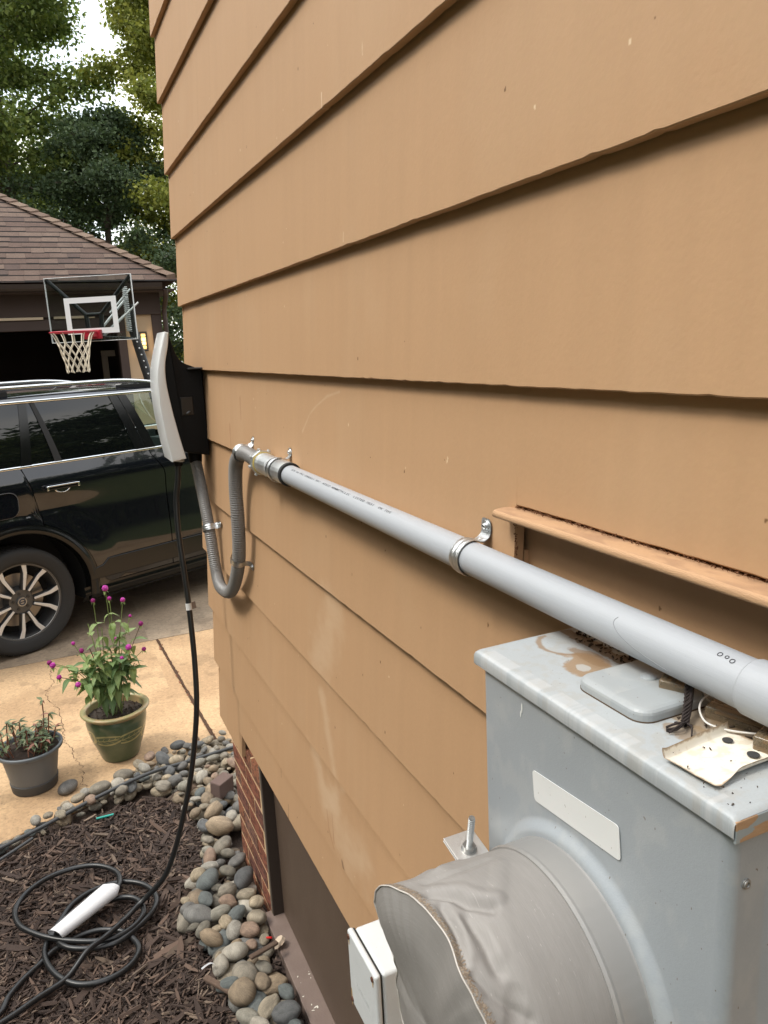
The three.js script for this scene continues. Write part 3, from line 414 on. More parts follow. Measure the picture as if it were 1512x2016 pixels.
  { const g = box(BX - 0.004, 0.016, TY - 0.0205, TY - 0.003, zB - 0.0015, zB + 0.0006, 0.0008); const p = g.attributes.position, uv = g.attributes.uv; for (let i = 0; i < p.count; i++) uv.setXY(i, (p.getX(i) - BX) / 0.13, (p.getY(i) - TY + 0.02) / 0.02); part('lid_end', g, std([1, 1, 1], 0.55, { map: wornMap }), meterBox, 'lid end with paint worn to tan primer'); }
  // raised hub cover plate on the lid
  const hub = (() => { const P = rrect(0.094, 0.092, 0.016, 6); const s = new THREE.Shape(P.map((p) => new THREE.Vector2(...p))); const g = new THREE.ExtrudeGeometry(s, { depth: 0.006, bevelEnabled: true, bevelThickness: 0.0055, bevelSize: 0.009, bevelOffset: -0.009, bevelSegments: 4 }); g.rotateX(-Math.PI / 2); g.translate(-0.0395, TY + 0.0012, -0.506); return planar(g); })();
  part('hub_cover', hub, phys([1, 1, 1], 0.45, { map: rep(greyPaint(11), 4), color: lin(1.08, 1.06, 1.02) }), meterBox);
  part('hub_gasket', (() => { const g = extrude(rrect(0.095, 0.093, 0.0165, 6), 0.0014); g.rotateX(-Math.PI / 2); g.translate(-0.0395, TY + 0.0003, -0.506); return g; })(), std([0.09, 0.06, 0.035], 0.9), meterBox);
  part('hub_screw', xf(new THREE.SphereGeometry(0.0085, 20, 10), [-0.031, TY + 0.0125, -0.512], [0, 0, 0], [1, 0.35, 1]), mBox, meterBox);
  // blank white rating sticker on the front
  const st = extrude(rrect(0.126, 0.0325, 0.004, 4), 0.0006); st.rotateZ(0.10); st.rotateY(-Math.PI / 2); st.translate(BX - 0.0006, 1.588, -0.5125);
  part('sticker', planar(st), std([1, 1, 1], 0.5, { map: rep(texture(256, 256, (u, v) => { const k = 0.97 + 0.06 * (fbm(u * 5, v * 5, 4) - 0.5); return vn(u * 90, v * 90, 90, 90) > 0.985 ? [0.3, 0.28, 0.24] : [0.68 * k, 0.685 * k, 0.67 * k]; }), 8) }), meterBox, 'blank white sticker on the box front');
  part('side_screw', [cyl([-0.1, 1.627, BZ1 - 0.003], [-0.1, 1.627, BZ1 - 0.010], 0.0042, 0.0048, 18), new THREE.TorusGeometry(0.0026, 0.0009, 6, 14).translate(-0.1, 1.627, BZ1 - 0.0028)], std([0.3, 0.3, 0.29], 0.45, { metalness: 0.6 }), meterBox);
  // paint chips and scratches with their own outline
  const chips = []; for (const [z, y, w, h] of [[-0.595, 1.656, 0.0012, 0.006], [-0.597, 1.649, 0.0009, 0.004]]) { const c = new THREE.CircleGeometry(1, 7); c.scale(w, h, 1); c.rotateY(-Math.PI / 2); c.translate(BX - 0.0005, y, z); chips.push(c); }
  part('paint_chip', chips, std([0.72, 0.73, 0.70], 0.7), meterBox);
}
// sealing band, its flange and bolt
const mSteel = std([0.60, 0.585, 0.56], 0.34, { metalness: 0.85, bumpMap: rep(FINE, 6, 1), bumpScale: 0.0001 });
const CY = 1.431, CZ = -0.509;
const band = thing('sealing_band', 'steel sealing band with bolted flange clamping the meter cover to the box', 'clamp band');
{
  const ring = new THREE.LatheGeometry([[0.109, -0.1205], [0.1148, -0.1208], [0.1158, -0.1232], [0.1152, -0.1262], [0.1152, -0.1515], [0.1160, -0.1545], [0.1150, -0.1578], [0.109, -0.158]].map((p) => new THREE.Vector2(p[0], -p[1])), 120); ring.rotateZ(Math.PI / 2); ring.translate(0, CY, CZ);
  part('band', toCreasedNormals(ring, 0.5), std([0.33, 0.322, 0.31], 0.4, { metalness: 0.4, bumpMap: rep(FINE, 20, 1), bumpScale: 0.00008 }), band);
  const th = 169 * Math.PI / 180, rd = V(0, Math.sin(th), Math.cos(th)), tg = V(0, -Math.cos(th), Math.sin(th)), M = new THREE.Matrix4().makeBasis(V(1, 0, 0), tg, rd.clone().negate()).setPosition(0, CY, CZ);
  for (const o of [0.0, -0.0035]) part('flange', xf(new RoundedBoxGeometry(0.038, 0.0016, 0.060, 1, 0.0007), [-0.149, 0.0085 + o, -0.144]).applyMatrix4(M), mSteel, band);
  const bl = part('bolt', [xf(new THREE.CylinderGeometry(0.0034, 0.0034, 0.05, 16), [-0.149, 0.0295, -0.149]).applyMatrix4(M), ...Array.from({ length: 12 }, (_, i) => xf(new THREE.TorusGeometry(0.0034, 0.0005, 5, 14).rotateX(Math.PI / 2 + 0.08), [-0.149, 0.0235 + i * 0.0026, -0.149]).applyMatrix4(M))], mScrew, band);
  part('nut', [xf(new THREE.CylinderGeometry(0.0078, 0.0078, 0.0055, 6), [-0.149, 0.0127, -0.149]).applyMatrix4(M), xf(new THREE.CylinderGeometry(0.0088, 0.0088, 0.0014, 20), [-0.149, 0.0101, -0.149]).applyMatrix4(M)], std([0.4, 0.4, 0.39], 0.35, { metalness: 0.9 }), band);
}
// dented metal cover over the meter socket
{
  const cover = thing('meter_cover', 'dented dull steel cover with a folded rim over the round meter socket', 'meter cover');
  const brush = texture(1024, 512, (u, v) => { const s = fbm(u * 26, v * 240, 4, 26, 240), w = fbm(u * 5, v * 4, 5), sc = vn(u * 40, v * 420, 40, 420); let k = 0.84 + 0.16 * s + 0.20 * (w - 0.5); let c = [0.265 * k, 0.252 * k, 0.237 * k]; if (sc > 0.972 && vn(u * 11, v * 19) > 0.52) c = c.map((x) => x * 1.45); return c; });
  const rough = texture(512, 512, (u, v) => 0.54 + 0.16 * fbm(u * 9, v * 60, 4, 9, 60), false);
  const mCover = phys([1, 1, 1], 1, { map: brush, roughnessMap: rough, metalness: 0.0, specularIntensity: 0.7, bumpMap: rep(FINE, 4, 2), bumpScale: 0.00012 });
  const D = Math.PI / 180;
  const key = (arr) => (a) => { a = ((a % 360) + 360) % 360; for (let i = 0; i + 1 < arr.length; i++) if (a <= arr[i + 1][0]) { const t = fade((a - arr[i][0]) / (arr[i + 1][0] - arr[i][0])); return mix(arr[i][1], arr[i + 1][1], t); } return arr[0][1]; };
  const rimR = key([[0, 0.113], [40, 0.1135], [60, 0.1135], [80, 0.1125], [92, 0.1135], [108, 0.1140], [116, 0.1155], [124, 0.119], [132, 0.1205], [140, 0.1195], [148, 0.115], [154, 0.106], [159, 0.096], [165, 0.083], [174, 0.077], [188, 0.082], [205, 0.096], [224, 0.108], [245, 0.112], [300, 0.112], [360, 0.113]]);
  const rimX = key([[0, -0.266], [40, -0.2665], [50, -0.2695], [60, -0.272], [76, -0.268], [92, -0.2705], [108, -0.273], [116, -0.2765], [124, -0.280], [132, -0.2825], [140, -0.2835], [148, -0.2835], [156, -0.281], [164, -0.277], [174, -0.275], [190, -0.270], [220, -0.268], [300, -0.266], [360, -0.266]]);
  const gauss = (x, s) => Math.exp(-(x / s) * (x / s));
  const dent = (a, s) => { // inward push of the side wall at angle a (degrees) and run s (0 band .. 1 rim)
    const near = (list) => segD(a * 1.88, s * 120, list.map(([t, q]) => [t * 1.88, q * 120]));      // millimetres on the sheet
    const G = (list, w) => { const k = near(list) / w; return Math.exp(-k * k); };
    let d = 0;
    d += 0.0075 * G([[98, 0.98], [86, 0.90], [74, 0.94]], 20) * sstep(0.55, 0.8, s);                  // sheet pushed in beside the rim
    d += 0.0060 * G([[104, 0.88], [96, 0.76], [88, 0.72], [80, 0.60]], 5.0);                          // sharp fold running toward the band
    d -= 0.0030 * G([[108, 0.80], [99, 0.68], [90, 0.62], [83, 0.50]], 6.5);                          // its raised lip
    d -= 0.0055 * G([[104, 0.26], [94, 0.38], [84, 0.52]], 15);                                       // bulge catching the light
    d += 0.0055 * G([[94, 0.88], [80, 0.91], [72, 0.945], [64, 0.955]], 4.2);                         // creases along the rim
    d -= 0.0022 * G([[84, 0.85], [74, 0.87], [66, 0.87]], 5.0);
    d += 0.0045 * G([[82, 0.78], [76, 0.79], [66, 0.76], [56, 0.76]], 5.5);
    d -= 0.0018 * G([[72, 0.70], [62, 0.69]], 6.0);
    d += 0.0034 * G([[58, 0.92], [50, 0.88], [42, 0.80], [36, 0.70]], 4.5);
    d += 0.0050 * G([[46, 0.72], [38, 0.80], [30, 0.92]], 13);
    d += 0.0022 * G([[128, 0.64], [138, 0.42], [148, 0.20]], 4.0); d -= 0.0015 * G([[122, 0.62], [130, 0.40]], 5.0);
    d += 0.0018 * G([[116, 0.80], [110, 0.55], [112, 0.30]], 4.5);
    d += 0.0014 * (fbm(a * 0.05 + 3, s * 4, 4) - 0.5);
    return d * 0.9;
  };
  const NU = 300, NV = 110;
  const surf = (u, v, off = 0) => { const a = u * 360, s = v, R0 = 0.1128, r = mix(R0, rimR(a), sstep(0.15, 1, s)) - dent(a, s) * (1 - 0.35 * sstep(0.9, 1, s)) * sstep(0, 0.15, s) + off, x = mix(-0.150, rimX(a), s); return [x, CY + r * Math.sin(a * D), CZ + r * Math.cos(a * D)]; };
  const g = grid(NU, NV, (u, v) => [...surf(u, v), u * 2, v], true); part('shell', g, mCover, cover);
  // front face: sheet pulled back from the rim and hollowed
  const rimAt = (u) => surf(u, 1);
  const front = grid(NU, 50, (u, v) => { const p = rimAt(u), k = 1 - v; const a = u * 360; const cx = -0.2705, cy = CY - 0.02, cz = CZ - 0.004; const q = Math.max(0.0001, v), yy = cy + (p[1] - cy) * k, zz = cz + (p[2] - cz) * k, und = 0.006 * (fbm(yy * 14 + 3, zz * 14 + 7, 2) - 0.5); return [mix(p[0], cx, sstep(0, 0.75, q)) - 0.006 * Math.sin(v * Math.PI) + und * sstep(0, 0.25, v) + 0.003 * gauss(a - 172, 24) * Math.sin(v * Math.PI), cy + (p[1] - cy) * k, cz + (p[2] - cz) * k, u * 2, v * 0.6]; }, true);
  part('front_panel', front, mCover, cover);
  // folded seam along the rim, with the worn dirty line behind it
  const rimPts = []; for (let i = 0; i < 220; i++) { const p = rimAt(i / 220); rimPts.push(V(p[0] - 0.0006, p[1], p[2])); }
  part('rim_seam', new THREE.TubeGeometry(new THREE.CatmullRomCurve3(rimPts, true, 'centripetal'), 600, 0.0008, 8, true), std([0.50, 0.47, 0.43], 0.6, { metalness: 0.2 }), cover);
  const grime = texture(1024, 64, (u, v) => { const m = fbm(u * 190, v * 7, 4, 190, 7); return mix3([0.30, 0.245, 0.185], [0.19, 0.145, 0.105], sstep(0.35, 0.65, m)); });
  const ga = texture(1024, 64, (u, v) => { const m = fbm(u * 150, v * 5 + 3, 4, 150, 8); return m > 0.36 + 0.42 * Math.abs(v - 0.35) ? 1 : 0; }, false);
  part('grime_line', grid(260, 3, (u, v) => [...surf(mix(36, 134, u) / 360, mix(0.998, 0.930 - 0.0 * u, v), 0.00035), u, v]), std([1, 1, 1], 0.95, { map: grime, alphaMap: ga, alphaTest: 0.5 }), cover);
}
// junction box below
{
  const jb = thing('junction_box', 'small white plastic junction box with rusty lid screws under the meter cover', 'junction box');
  const plast = texture(256, 256, (u, v) => { const k = 0.97 + 0.07 * (fbm(u * 7, v * 7, 4) - 0.5); return vn(u * 120, v * 120, 120, 120) > 0.992 ? [0.25, 0.22, 0.18] : [0.60 * k, 0.625 * k, 0.625 * k]; });
  const mP = phys([1, 1, 1], 0.45, { map: rep(plast, 6), bumpMap: rep(FINE, 8), bumpScale: 0.0002 });
  const y0 = 0.733, y1 = 0.902, z0 = -1.232, z1 = -1.094;
  part('body', box(-0.086, 0.0035, y0 + 0.002, y1 - 0.002, z0 + 0.002, z1 - 0.002, 0.008), mP, jb);
  part('gasket', box(-0.0885, -0.0855, y0 + 0.003, y1 - 0.003, z0 + 0.003, z1 - 0.003), std([0.02, 0.02, 0.018], 0.9), jb);
  part('lid', box(-0.101, -0.0882, y0, y1, z0, z1, 0.0055), mP, jb);
  const rust = std([0.13, 0.055, 0.03], 0.9, { bumpMap: rep(FINE, 1), bumpScale: 0.001 });
  for (const [y, z] of [[y1 - 0.012, z0 + 0.010], [y1 - 0.012, z1 - 0.011], [y0 + 0.012, z0 + 0.010], [y0 + 0.012, z1 - 0.011]]) part('screw', [cyl([-0.1035, y, z], [-0.1, y, z], 0.0048, 0.0054, 16), xf(new THREE.BoxGeometry(0.0008, 0.0072, 0.0012), [-0.1037, y, z])], rust, jb);
  for (const [y, z, l] of [[y1 - 0.0175, z0 + 0.010, 0.010], [y1 - 0.0175, z1 - 0.011, 0.009], [y0 + 0.024, z0 + 0.0075, 0.022]]) { const c = new THREE.CircleGeometry(1, 9); c.scale(0.0028, l, 1); c.rotateY(-Math.PI / 2); c.translate(-0.1013, y - l * 0.4, z); part('rust_streak', c, std([0.42, 0.28, 0.12], 0.9), jb); }
  const cv = document.createElement('canvas'); cv.width = 512; cv.height = 128; const x = cv.getContext('2d'); x.fillStyle = '#000'; x.fillRect(0, 0, 512, 128); x.fillStyle = '#fff'; x.font = 'bold 92px sans-serif'; x.textAlign = 'center'; x.textBaseline = 'middle'; x.fillText('CARLON', 256, 66);
  const im = x.getImageData(0, 0, 512, 128).data, bump = texture(512, 128, (u, v, i, j) => im[((127 - j) * 512 + i) * 4] / 255, false); bump.wrapS = bump.wrapT = THREE.ClampToEdgeWrapping;
  const pl = grid(1, 1, (u, v) => [-0.1012, mix(0.790, 0.815, v), mix(-1.205, -1.118, u)]); pl.setIndex([...pl.index.array].reverse()); pl.computeVertexNormals(); part('embossed_lettering', pl, phys([0.60, 0.625, 0.625], 0.45, { bumpMap: bump, bumpScale: 0.0016 }), jb);
}
// loose things lying on the meter box lid
{
  const g2 = 'clear plastic seal tags lying on the meter box';
  const clear = phys([0.62, 0.48, 0.30], 0.22, { transmission: 0.75, thickness: 0.008, ior: 1.45, attenuationColor: lin(0.55, 0.36, 0.18), attenuationDistance: 0.008 });
  const murky = phys([0.33, 0.23, 0.13], 0.32, { transmission: 0.35, thickness: 0.01, ior: 1.45 });
  const tag = (label, pos, turn, tilt, L, W, H) => { const t = thing('seal_tag', label, 'seal tag', pos); t.rotation.set(tilt, turn, 0.06); t.userData.group = g2; part('shell', xf(new RoundedBoxGeometry(L, H, W, 2, 0.002)), clear, t); part('insert', [xf(new RoundedBoxGeometry(L * 0.8, H * 0.25, W * 0.3, 1, 0.001), [0, H * 0.12, W * 0.18]), xf(new RoundedBoxGeometry(L * 0.72, H * 0.2, W * 0.16, 1, 0.001), [0, H * 0.2, -W * 0.2])], std([0.55, 0.43, 0.28], 0.7), t); return t; };
  tag('murky clear plastic seal tag resting on the raised hub cover', [-0.018, TY + 0.0165, -0.488], 0.5, 0.02, 0.036, 0.026, 0.010);
  tag('long murky clear plastic seal strip lying beside the wall under the conduit', [-0.008, TY + 0.006, -0.415], -1.25, 0.05, 0.075, 0.020, 0.012);
  const t3 = tag('clear plastic seal block with black dot at the right end of the lid', [-0.0215, TY + 0.009, -0.378], 0.3, 0, 0.034, 0.030, 0.015);
  part('black_dot', cyl([-0.004, 0.0076, -0.002], [-0.004, 0.0082, -0.002], 0.0065, 0.0065, 18), std([0.015, 0.015, 0.016], 0.6), t3);
  // curled weathered card with punched holes
  const card = thing('curled_card', 'white weathered card with curled dirty edges lying on the meter box lid', 'card', [0, 0, 0]);
  const cm = texture(512, 512, (u, v) => { const m = fbm(u * 9, v * 9, 5), e = fbm(u * 30, v * 30, 4); let c = [0.72, 0.675, 0.58]; c = mix3(c, [0.55, 0.46, 0.33], 0.5 * sstep(0.55, 0.75, m)); const ed = Math.min(u, v, 1 - u, 1 - v); c = mix3(c, [0.30, 0.20, 0.115], 0.85 * sstep(0.035, 0.0, ed - 0.045 * (e - 0.35))); if (vn(u * 90, v * 90, 90, 90) > 0.985) c = [0.13, 0.09, 0.06]; return c; });
  const q = [[-0.1125, -0.4135], [-0.034, -0.4215], [-0.025, -0.362], [-0.1085, -0.3625]];
  const cg = grid(40, 40, (u, v) => { let x = mix(mix(q[0][0], q[1][0], v), mix(q[3][0], q[2][0], v), u), z = mix(mix(q[0][1], q[1][1], v), mix(q[3][1], q[2][1], v), u); z += 0.0015 * (fbm(v * 4, u * 2, 3) - 0.5); let y = TY + 0.0022 + 0.002 * fbm(u * 3, v * 3, 3); if (u < 0.1) { const k = (0.1 - u) / 0.1; y += 0.0085 * k; z += 0.0035 * k * k; } if (u > 0.86) { const k = (u - 0.86) / 0.14; y += 0.0065 * k * sstep(0.05, 0.4, v); z -= 0.004 * k * k * sstep(0.05, 0.4, v); } if (v < 0.06) y += 0.0015 * (0.06 - v) / 0.06; return [x, y, z, u, v]; });
  part('sheet', cg, std([1, 1, 1], 0.8, { map: cm, side: THREE.DoubleSide }), card);
  for (const [x, z, r] of [[-0.049, -0.4045, 0.0042], [-0.0495, -0.3795, 0.0047]]) part('punched_hole', xf(new THREE.CylinderGeometry(r, r, 0.0006, 24), [x, TY + 0.0048, z]), std([0.035, 0.034, 0.034], 0.8), card);
  // frayed cord, thin white wires
  const cord = []; cord.push(tube([[-0.012, TY + 0.040, -0.4795], [-0.024, TY + 0.026, -0.467], [-0.042, TY + 0.011, -0.452], [-0.052, TY + 0.006, -0.4445], [-0.060, TY + 0.005, -0.4395]], 0.0026, 40, 8));
  for (let i = 0; i < 10; i++) { const a = R(0, 6.28), o = [-0.058, TY + 0.006, -0.4405]; cord.push(tube([[o[0], o[1], o[2]], [o[0] + 0.007 * Math.cos(a) - 0.005, TY + R(0.002, 0.010), o[2] + 0.007 * Math.sin(a) + 0.002], [o[0] + 0.013 * Math.cos(a + 0.6) - 0.007, TY + R(0.0015, 0.004), o[2] + 0.011 * Math.sin(a + 0.6) + 0.003]], R(0.0006, 0.0011), 16, 6)); }
  for (let i = 0; i < 7; i++) { const t = i * 0.9; const p = []; for (let k = 0; k <= 18; k++) { const s = k / 18, an = t + s * 14; p.push([mix(-0.012, -0.058, s) + 0.0026 * Math.cos(an), TY + mix(0.040, 0.0065, Math.pow(s, 0.7)) + 0.0012 * Math.sin(an * 1.3), mix(-0.4795, -0.4405, s) + 0.0026 * Math.sin(an)]); } cord.push(tube(p, 0.0009, 60, 5)); }
  single('frayed_cord', cord, std([0.028, 0.02, 0.018], 0.95), 'dark frayed cord hanging from the conduit onto the meter box lid', 'cord');
  const wire = std([0.66, 0.64, 0.60], 0.45), gw = 'thin white wires on the meter box lid';
  single('wire', tube([[0.002, TY + 0.034, -0.487], [-0.010, TY + 0.016, -0.468], [-0.016, TY + 0.010, -0.457], [-0.014, TY + 0.008, -0.443], [-0.008, TY + 0.012, -0.432]], 0.0008, 50, 8), wire, 'thin white wire poking out from under the conduit behind the dark cord', 'wire', gw);
  single('wire', tube([[-0.016, TY + 0.016, -0.455], [-0.027, TY + 0.012, -0.453], [-0.036, TY + 0.009, -0.446], [-0.043, TY + 0.006, -0.432], [-0.039, TY + 0.006, -0.416], [-0.030, TY + 0.007, -0.402], [-0.023, TY + 0.009, -0.392]], 0.0009, 70, 8), wire, 'longer thin white wire curving across the lid to the curled card', 'wire', gw);
  const crumbs = []; for (let i = 0; i < 160; i++) { const z = i < 100 ? R(-0.66, -0.50) : R(-0.47, -0.36), x = i < 100 ? R(-0.012, 0.012) : R(-0.05, 0.012); const s = R(0.0006, 0.0022); crumbs.push(xf(new THREE.TetrahedronGeometry(s, 0), [x, TY + s * 0.6, z], [R(0, 6), R(0, 6), R(0, 6)], [1, 0.7, R(1, 4)])); }
  for (let i = 0; i < 26; i++) { const s = R(0.0005, 0.0011); crumbs.push(xf(new THREE.TetrahedronGeometry(s, 0), [R(-0.115, -0.06), TY + s + (rnd() < 0.5 ? 0.0 : 0.004), R(-0.42, -0.34)], [R(0, 6), R(0, 6), R(0, 6)], [1, 0.7, R(1, 3)])); }
  const deb = single('leaf_litter', crumbs, std([0.06, 0.042, 0.028], 1), 'brown crumbs and debris along the back of the meter box lid', 'debris'); deb.userData.kind = 'stuff';
}
// ---------------------------------------------------------------- river stones, mulch and small things on the bed
const inPoly = (x, z, P) => { let c = false; for (let i = 0, j = P.length - 1; i < P.length; j = i++) { const [xi, zi] = P[i], [xj, zj] = P[j]; if ((zi > z) !== (zj > z) && x < (xj - xi) * (z - zi) / (zj - zi) + xi) c = !c; } return c; };
const STONES = [[-1.7, -3.07], [-0.93, -3.34], [-0.66, -3.465], [-0.34, -3.67], [-0.05, -3.79], [0.16, -3.78], [0.16, -3.2], [0.26, -3.02], [0.0, -2.97], [0.0, -2.36], [-0.025, -2.34], [-0.03, -0.6], [-0.2, -0.6], [-0.21, -2.06], [-0.215, -2.24], [-0.26, -2.40], [-0.275, -2.56], [-0.21, -2.70], [-0.13, -2.86], [-0.11, -3.02], [-0.165, -3.33], [-0.30, -3.47], [-0.56, -3.425], [-0.93, -3.30], [-1.7, -3.03]];
{
  const group = struct('stone_border'); const shapes = [];
  for (let k = 0; k < 12; k++) { const g0 = mergeVertices(new THREE.IcosahedronGeometry(1, 3).deleteAttribute('normal').deleteAttribute('uv')); const p = g0.attributes.position, e = R(0.0, 0.26), f = R(-0.2, 0.2); const uv = new Float32Array(p.count * 2); for (let i = 0; i < p.count; i++) { let x = p.getX(i), y = p.getY(i), z = p.getZ(i); uv[i * 2] = x * 0.5 + 0.5; uv[i * 2 + 1] = z * 0.5 + y * 0.35; const n = 1 + 0.16 * (fbm(x * 1.1 + k * 9, y * 1.1 + z * 1.3 + 5, 2) - 0.5) * 2; x *= n * (1 + e); z *= n * (1 - 0.22 * x * f); y *= n * (1 + f * 0.5 * x); const q = Math.hypot(x, y, z); p.setXYZ(i, x, Math.sign(y) * Math.pow(Math.abs(y), 0.92), z); } g0.setAttribute('uv', new THREE.BufferAttribute(uv, 2)); g0.computeVertexNormals(); shapes.push(g0); }
  const tones = [[0.33, 0.28, 0.205], [0.25, 0.22, 0.17], [0.17, 0.163, 0.15], [0.40, 0.325, 0.225], [0.28, 0.215, 0.145], [0.13, 0.132, 0.13], [0.36, 0.335, 0.285], [0.21, 0.19, 0.15], [0.285, 0.265, 0.215], [0.35, 0.265, 0.175], [0.155, 0.172, 0.165], [0.44, 0.40, 0.33], [0.31, 0.215, 0.155], [0.29, 0.255, 0.20], [0.20, 0.195, 0.18]];
  const mats = tones.map((t, k) => std([1, 1, 1], 0.62 + 0.02 * (k % 5), { map: texture(128, 128, (u, v) => { const n = fbm(u * 5 + k * 7, v * 5 + k * 3, 5), s = vn(u * 60, v * 60), ve = Math.abs(fbm(u * 3 + k, v * 6 + k * 2, 4) - 0.5); let c = t.map((x) => x * (0.52 + 0.72 * n) * (0.8 + 0.4 * s)); if (ve < 0.012 && k % 3 === 0) c = c.map((x) => x * 1.35); return c; }), bumpMap: rep(FINE, 1.2), bumpScale: 0.0022 }));
  const put = []; let made = 0; const gs = mulberry(991);
  const small = [];
  for (let layer = 0; layer < 2; layer++) {
    const placed = [];
    for (let i = 0; i < 9000; i++) {
      const x = R(-1.4, 0.25, gs), z = R(-3.85, -1.2, gs); if (!inPoly(x, z, STONES)) continue;
      const far = z < -3.1, wallside = x > -0.35 && z > -3.0; let r = far ? R(0.017, 0.038, gs) : R(0.026, 0.050, gs); if (gs() < 0.25) r *= 0.62; if (layer && gs() < 0.75) r *= 0.9;
      if (layer && gs() < 0.35) continue; if (layer && x < -0.45 && gs() < 0.8) continue;
      if (x > -r * 0.9 && z > -2.95 && z < -2.3) continue; if (x > -0.02 - r * 0.8 && z >= -2.3) continue;
      if (placed.some((q) => Math.hypot(q[0] - x, q[1] - z) < 0.84 * (q[2] + r))) continue;
      placed.push([x, z, r]);
      const s = [r * R(1.0, 1.32, gs), r * R(0.58, 0.82, gs), r * R(0.82, 1.0, gs)], y = (layer ? 0.046 : 0.004) + s[1] * 0.62 - 0.006;
      put.push({ x, y, z, s, rot: [R(-0.32, 0.32, gs), R(0, 6.28, gs), R(-0.32, 0.32, gs)], k: Math.floor(gs() * shapes.length), m: Math.floor(gs() * mats.length), d: Math.hypot(x + 0.52, z), layer });
    }
  }
  put.push({ x: -0.624, y: 0.022, z: -3.664, s: [0.045, 0.03, 0.036], rot: [0, 0.6, 0.1], k: 2, m: 2, d: 0, layer: 1 });
  const hid = (q) => q.x < -1.15 || q.z > -1.55; put.sort((a, b) => (hid(a) - hid(b)) || (b.layer - a.layer) || (a.d - b.d));
  const rest = [];
  put.forEach((q, i) => { if (i < 300) { const m = part('river_stone', shapes[q.k], mats[q.m], group); m.position.set(q.x, q.y, q.z); m.rotation.set(...q.rot); m.scale.set(...q.s); } else rest.push(xf(shapes[q.k].clone(), [q.x, q.y, q.z], q.rot, q.s)); });
  if (rest.length) part('river_stones', rest, mats[0], group).userData.kind = 'stuff';
  console.log('stones', put.length, 'rest', rest.length);
}
{ // shredded bark mulch: splinters of many sizes
  const gs = mulberry(4242); const base = new THREE.BoxGeometry(1, 1, 1, 3, 1, 1); const p = base.attributes.position;
  for (let i = 0; i < p.count; i++) { const x = p.getX(i), t = 1 - 0.55 * Math.pow(Math.abs(x * 2), 2.5); p.setXYZ(i, x + 0.06 * p.getZ(i), p.getY(i) * (0.8 + 0.2 * t) + 0.25 * (x * x - 0.1), p.getZ(i) * t + 0.18 * Math.sin(x * 3)); }
  base.computeVertexNormals();
  const bark = texture(128, 128, (u, v) => mix3([0.62, 0.6, 0.58], [1, 1, 1], fbm(u * 3, v * 24, 4))); const N = 30000;
  const im = new THREE.InstancedMesh(base, std([1, 1, 1], 0.92, { map: bark }), N); const m = new THREE.Matrix4(), q = new THREE.Quaternion(), c = new THREE.Color(); let n = 0;
  const hose = (x) => -3.60 + 0 * x;
  while (n < N) {
    const near = gs() < 0.75, x = near ? R(-1.15, -0.02, gs) : R(-2.4, -0.02, gs), z = near ? R(-3.4, -1.7, gs) : R(-3.45, -0.3, gs);
    const edge = x < -0.3 ? mix(-3.31, -3.44, (x + 0.93) / 0.6) : -3.44; if (z < edge + 0.02) continue; if (inPoly(x, z, STONES) && gs() > 0.13) continue;
    const big = gs(), L = big > 0.975 ? R(0.07, 0.13, gs) : big > 0.72 ? R(0.035, 0.065, gs) : R(0.010, 0.036, gs), W = L * R(0.06, 0.20, gs) + 0.0018, T = W * R(0.25, 0.6, gs);
    const heap = 0.012 + 0.026 * fbm(x * 6 + 3, z * 6 + 30, 3);
    q.setFromEuler(new THREE.Euler(R(-0.6, 0.6, gs), R(0, 6.28, gs), R(-0.5, 0.5, gs), 'YXZ'));
    m.compose(V(x, -0.024 + heap * R(0.2, 1.15, gs) + T * 0.4, z), q, V(L, T, W)); im.setMatrixAt(n, m);
    const t = gs(), k = R(0.6, 1.25, gs); if (t < 0.66) c.setRGB(0.060 * k, 0.039 * k, 0.030 * k); else if (t < 0.93) c.setRGB(0.135 * k, 0.089 * k, 0.066 * k); else c.setRGB(0.21 * k, 0.155 * k, 0.115 * k); im.setColorAt(n, c); n++;
  }
  im.name = 'bark_mulch'; im.userData = { label: 'dark brown shredded bark mulch covering the planting bed', category: 'mulch', kind: 'stuff' }; shade(im); scene.add(im);
}
const mHose = phys([0.055, 0.058, 0.06], 0.5);
single('drip_hose', tube([[-2.2, 0.02, -2.75], [-1.3, 0.025, -3.11], [-0.904, 0.034, -3.281], [-0.72, 0.042, -3.355], [-0.555, 0.056, -3.42], [-0.40, 0.072, -3.462], [-0.251, 0.084, -3.49], [-0.1, 0.066, -3.535], [0.06, 0.07, -3.545], [0.22, 0.07, -3.56]], 0.0085, 200, 12), mHose, 'thin dark irrigation hose lying along the edge of the mulch bed', 'hose');
single('drip_hose', tube([[-1.6, 0.02, -2.80], [-1.15, 0.02, -3.06], [-0.95, 0.022, -3.185], [-0.86, 0.024, -3.245], [-0.78, 0.022, -3.31]], 0.0065, 80, 10), mHose, 'short end of a second thin hose at the left frame edge beside the longer hose', 'hose');
single('plastic_stick', cyl([-0.520, 0.030, -3.312], [-0.448, 0.036, -3.300], 0.0048, 0.0048, 6), phys([0.02, 0.33, 0.27], 0.4), 'small teal green plastic stick lying on the mulch', 'stick');
{ const g = grid(40, 2, (u, v) => { const t = u, x = mix(-0.275, -0.20, t) + 0.008 * Math.sin(t * 5), z = -2.195 + 0.125 * t * t * t + (v - 0.5) * 0.013 * (1 - 0.4 * t), y = 0.075 + 0.022 * Math.sin(t * 3.0) - 0.055 * t * t + (v - 0.5) * 0.004; return [x, y, z]; }); single('white_strip', g, phys([0.68, 0.70, 0.72], 0.4, { side: THREE.DoubleSide, transmission: 0.3 }), 'curled white plastic strip among the stones beside a bark piece', 'plastic strip'); }
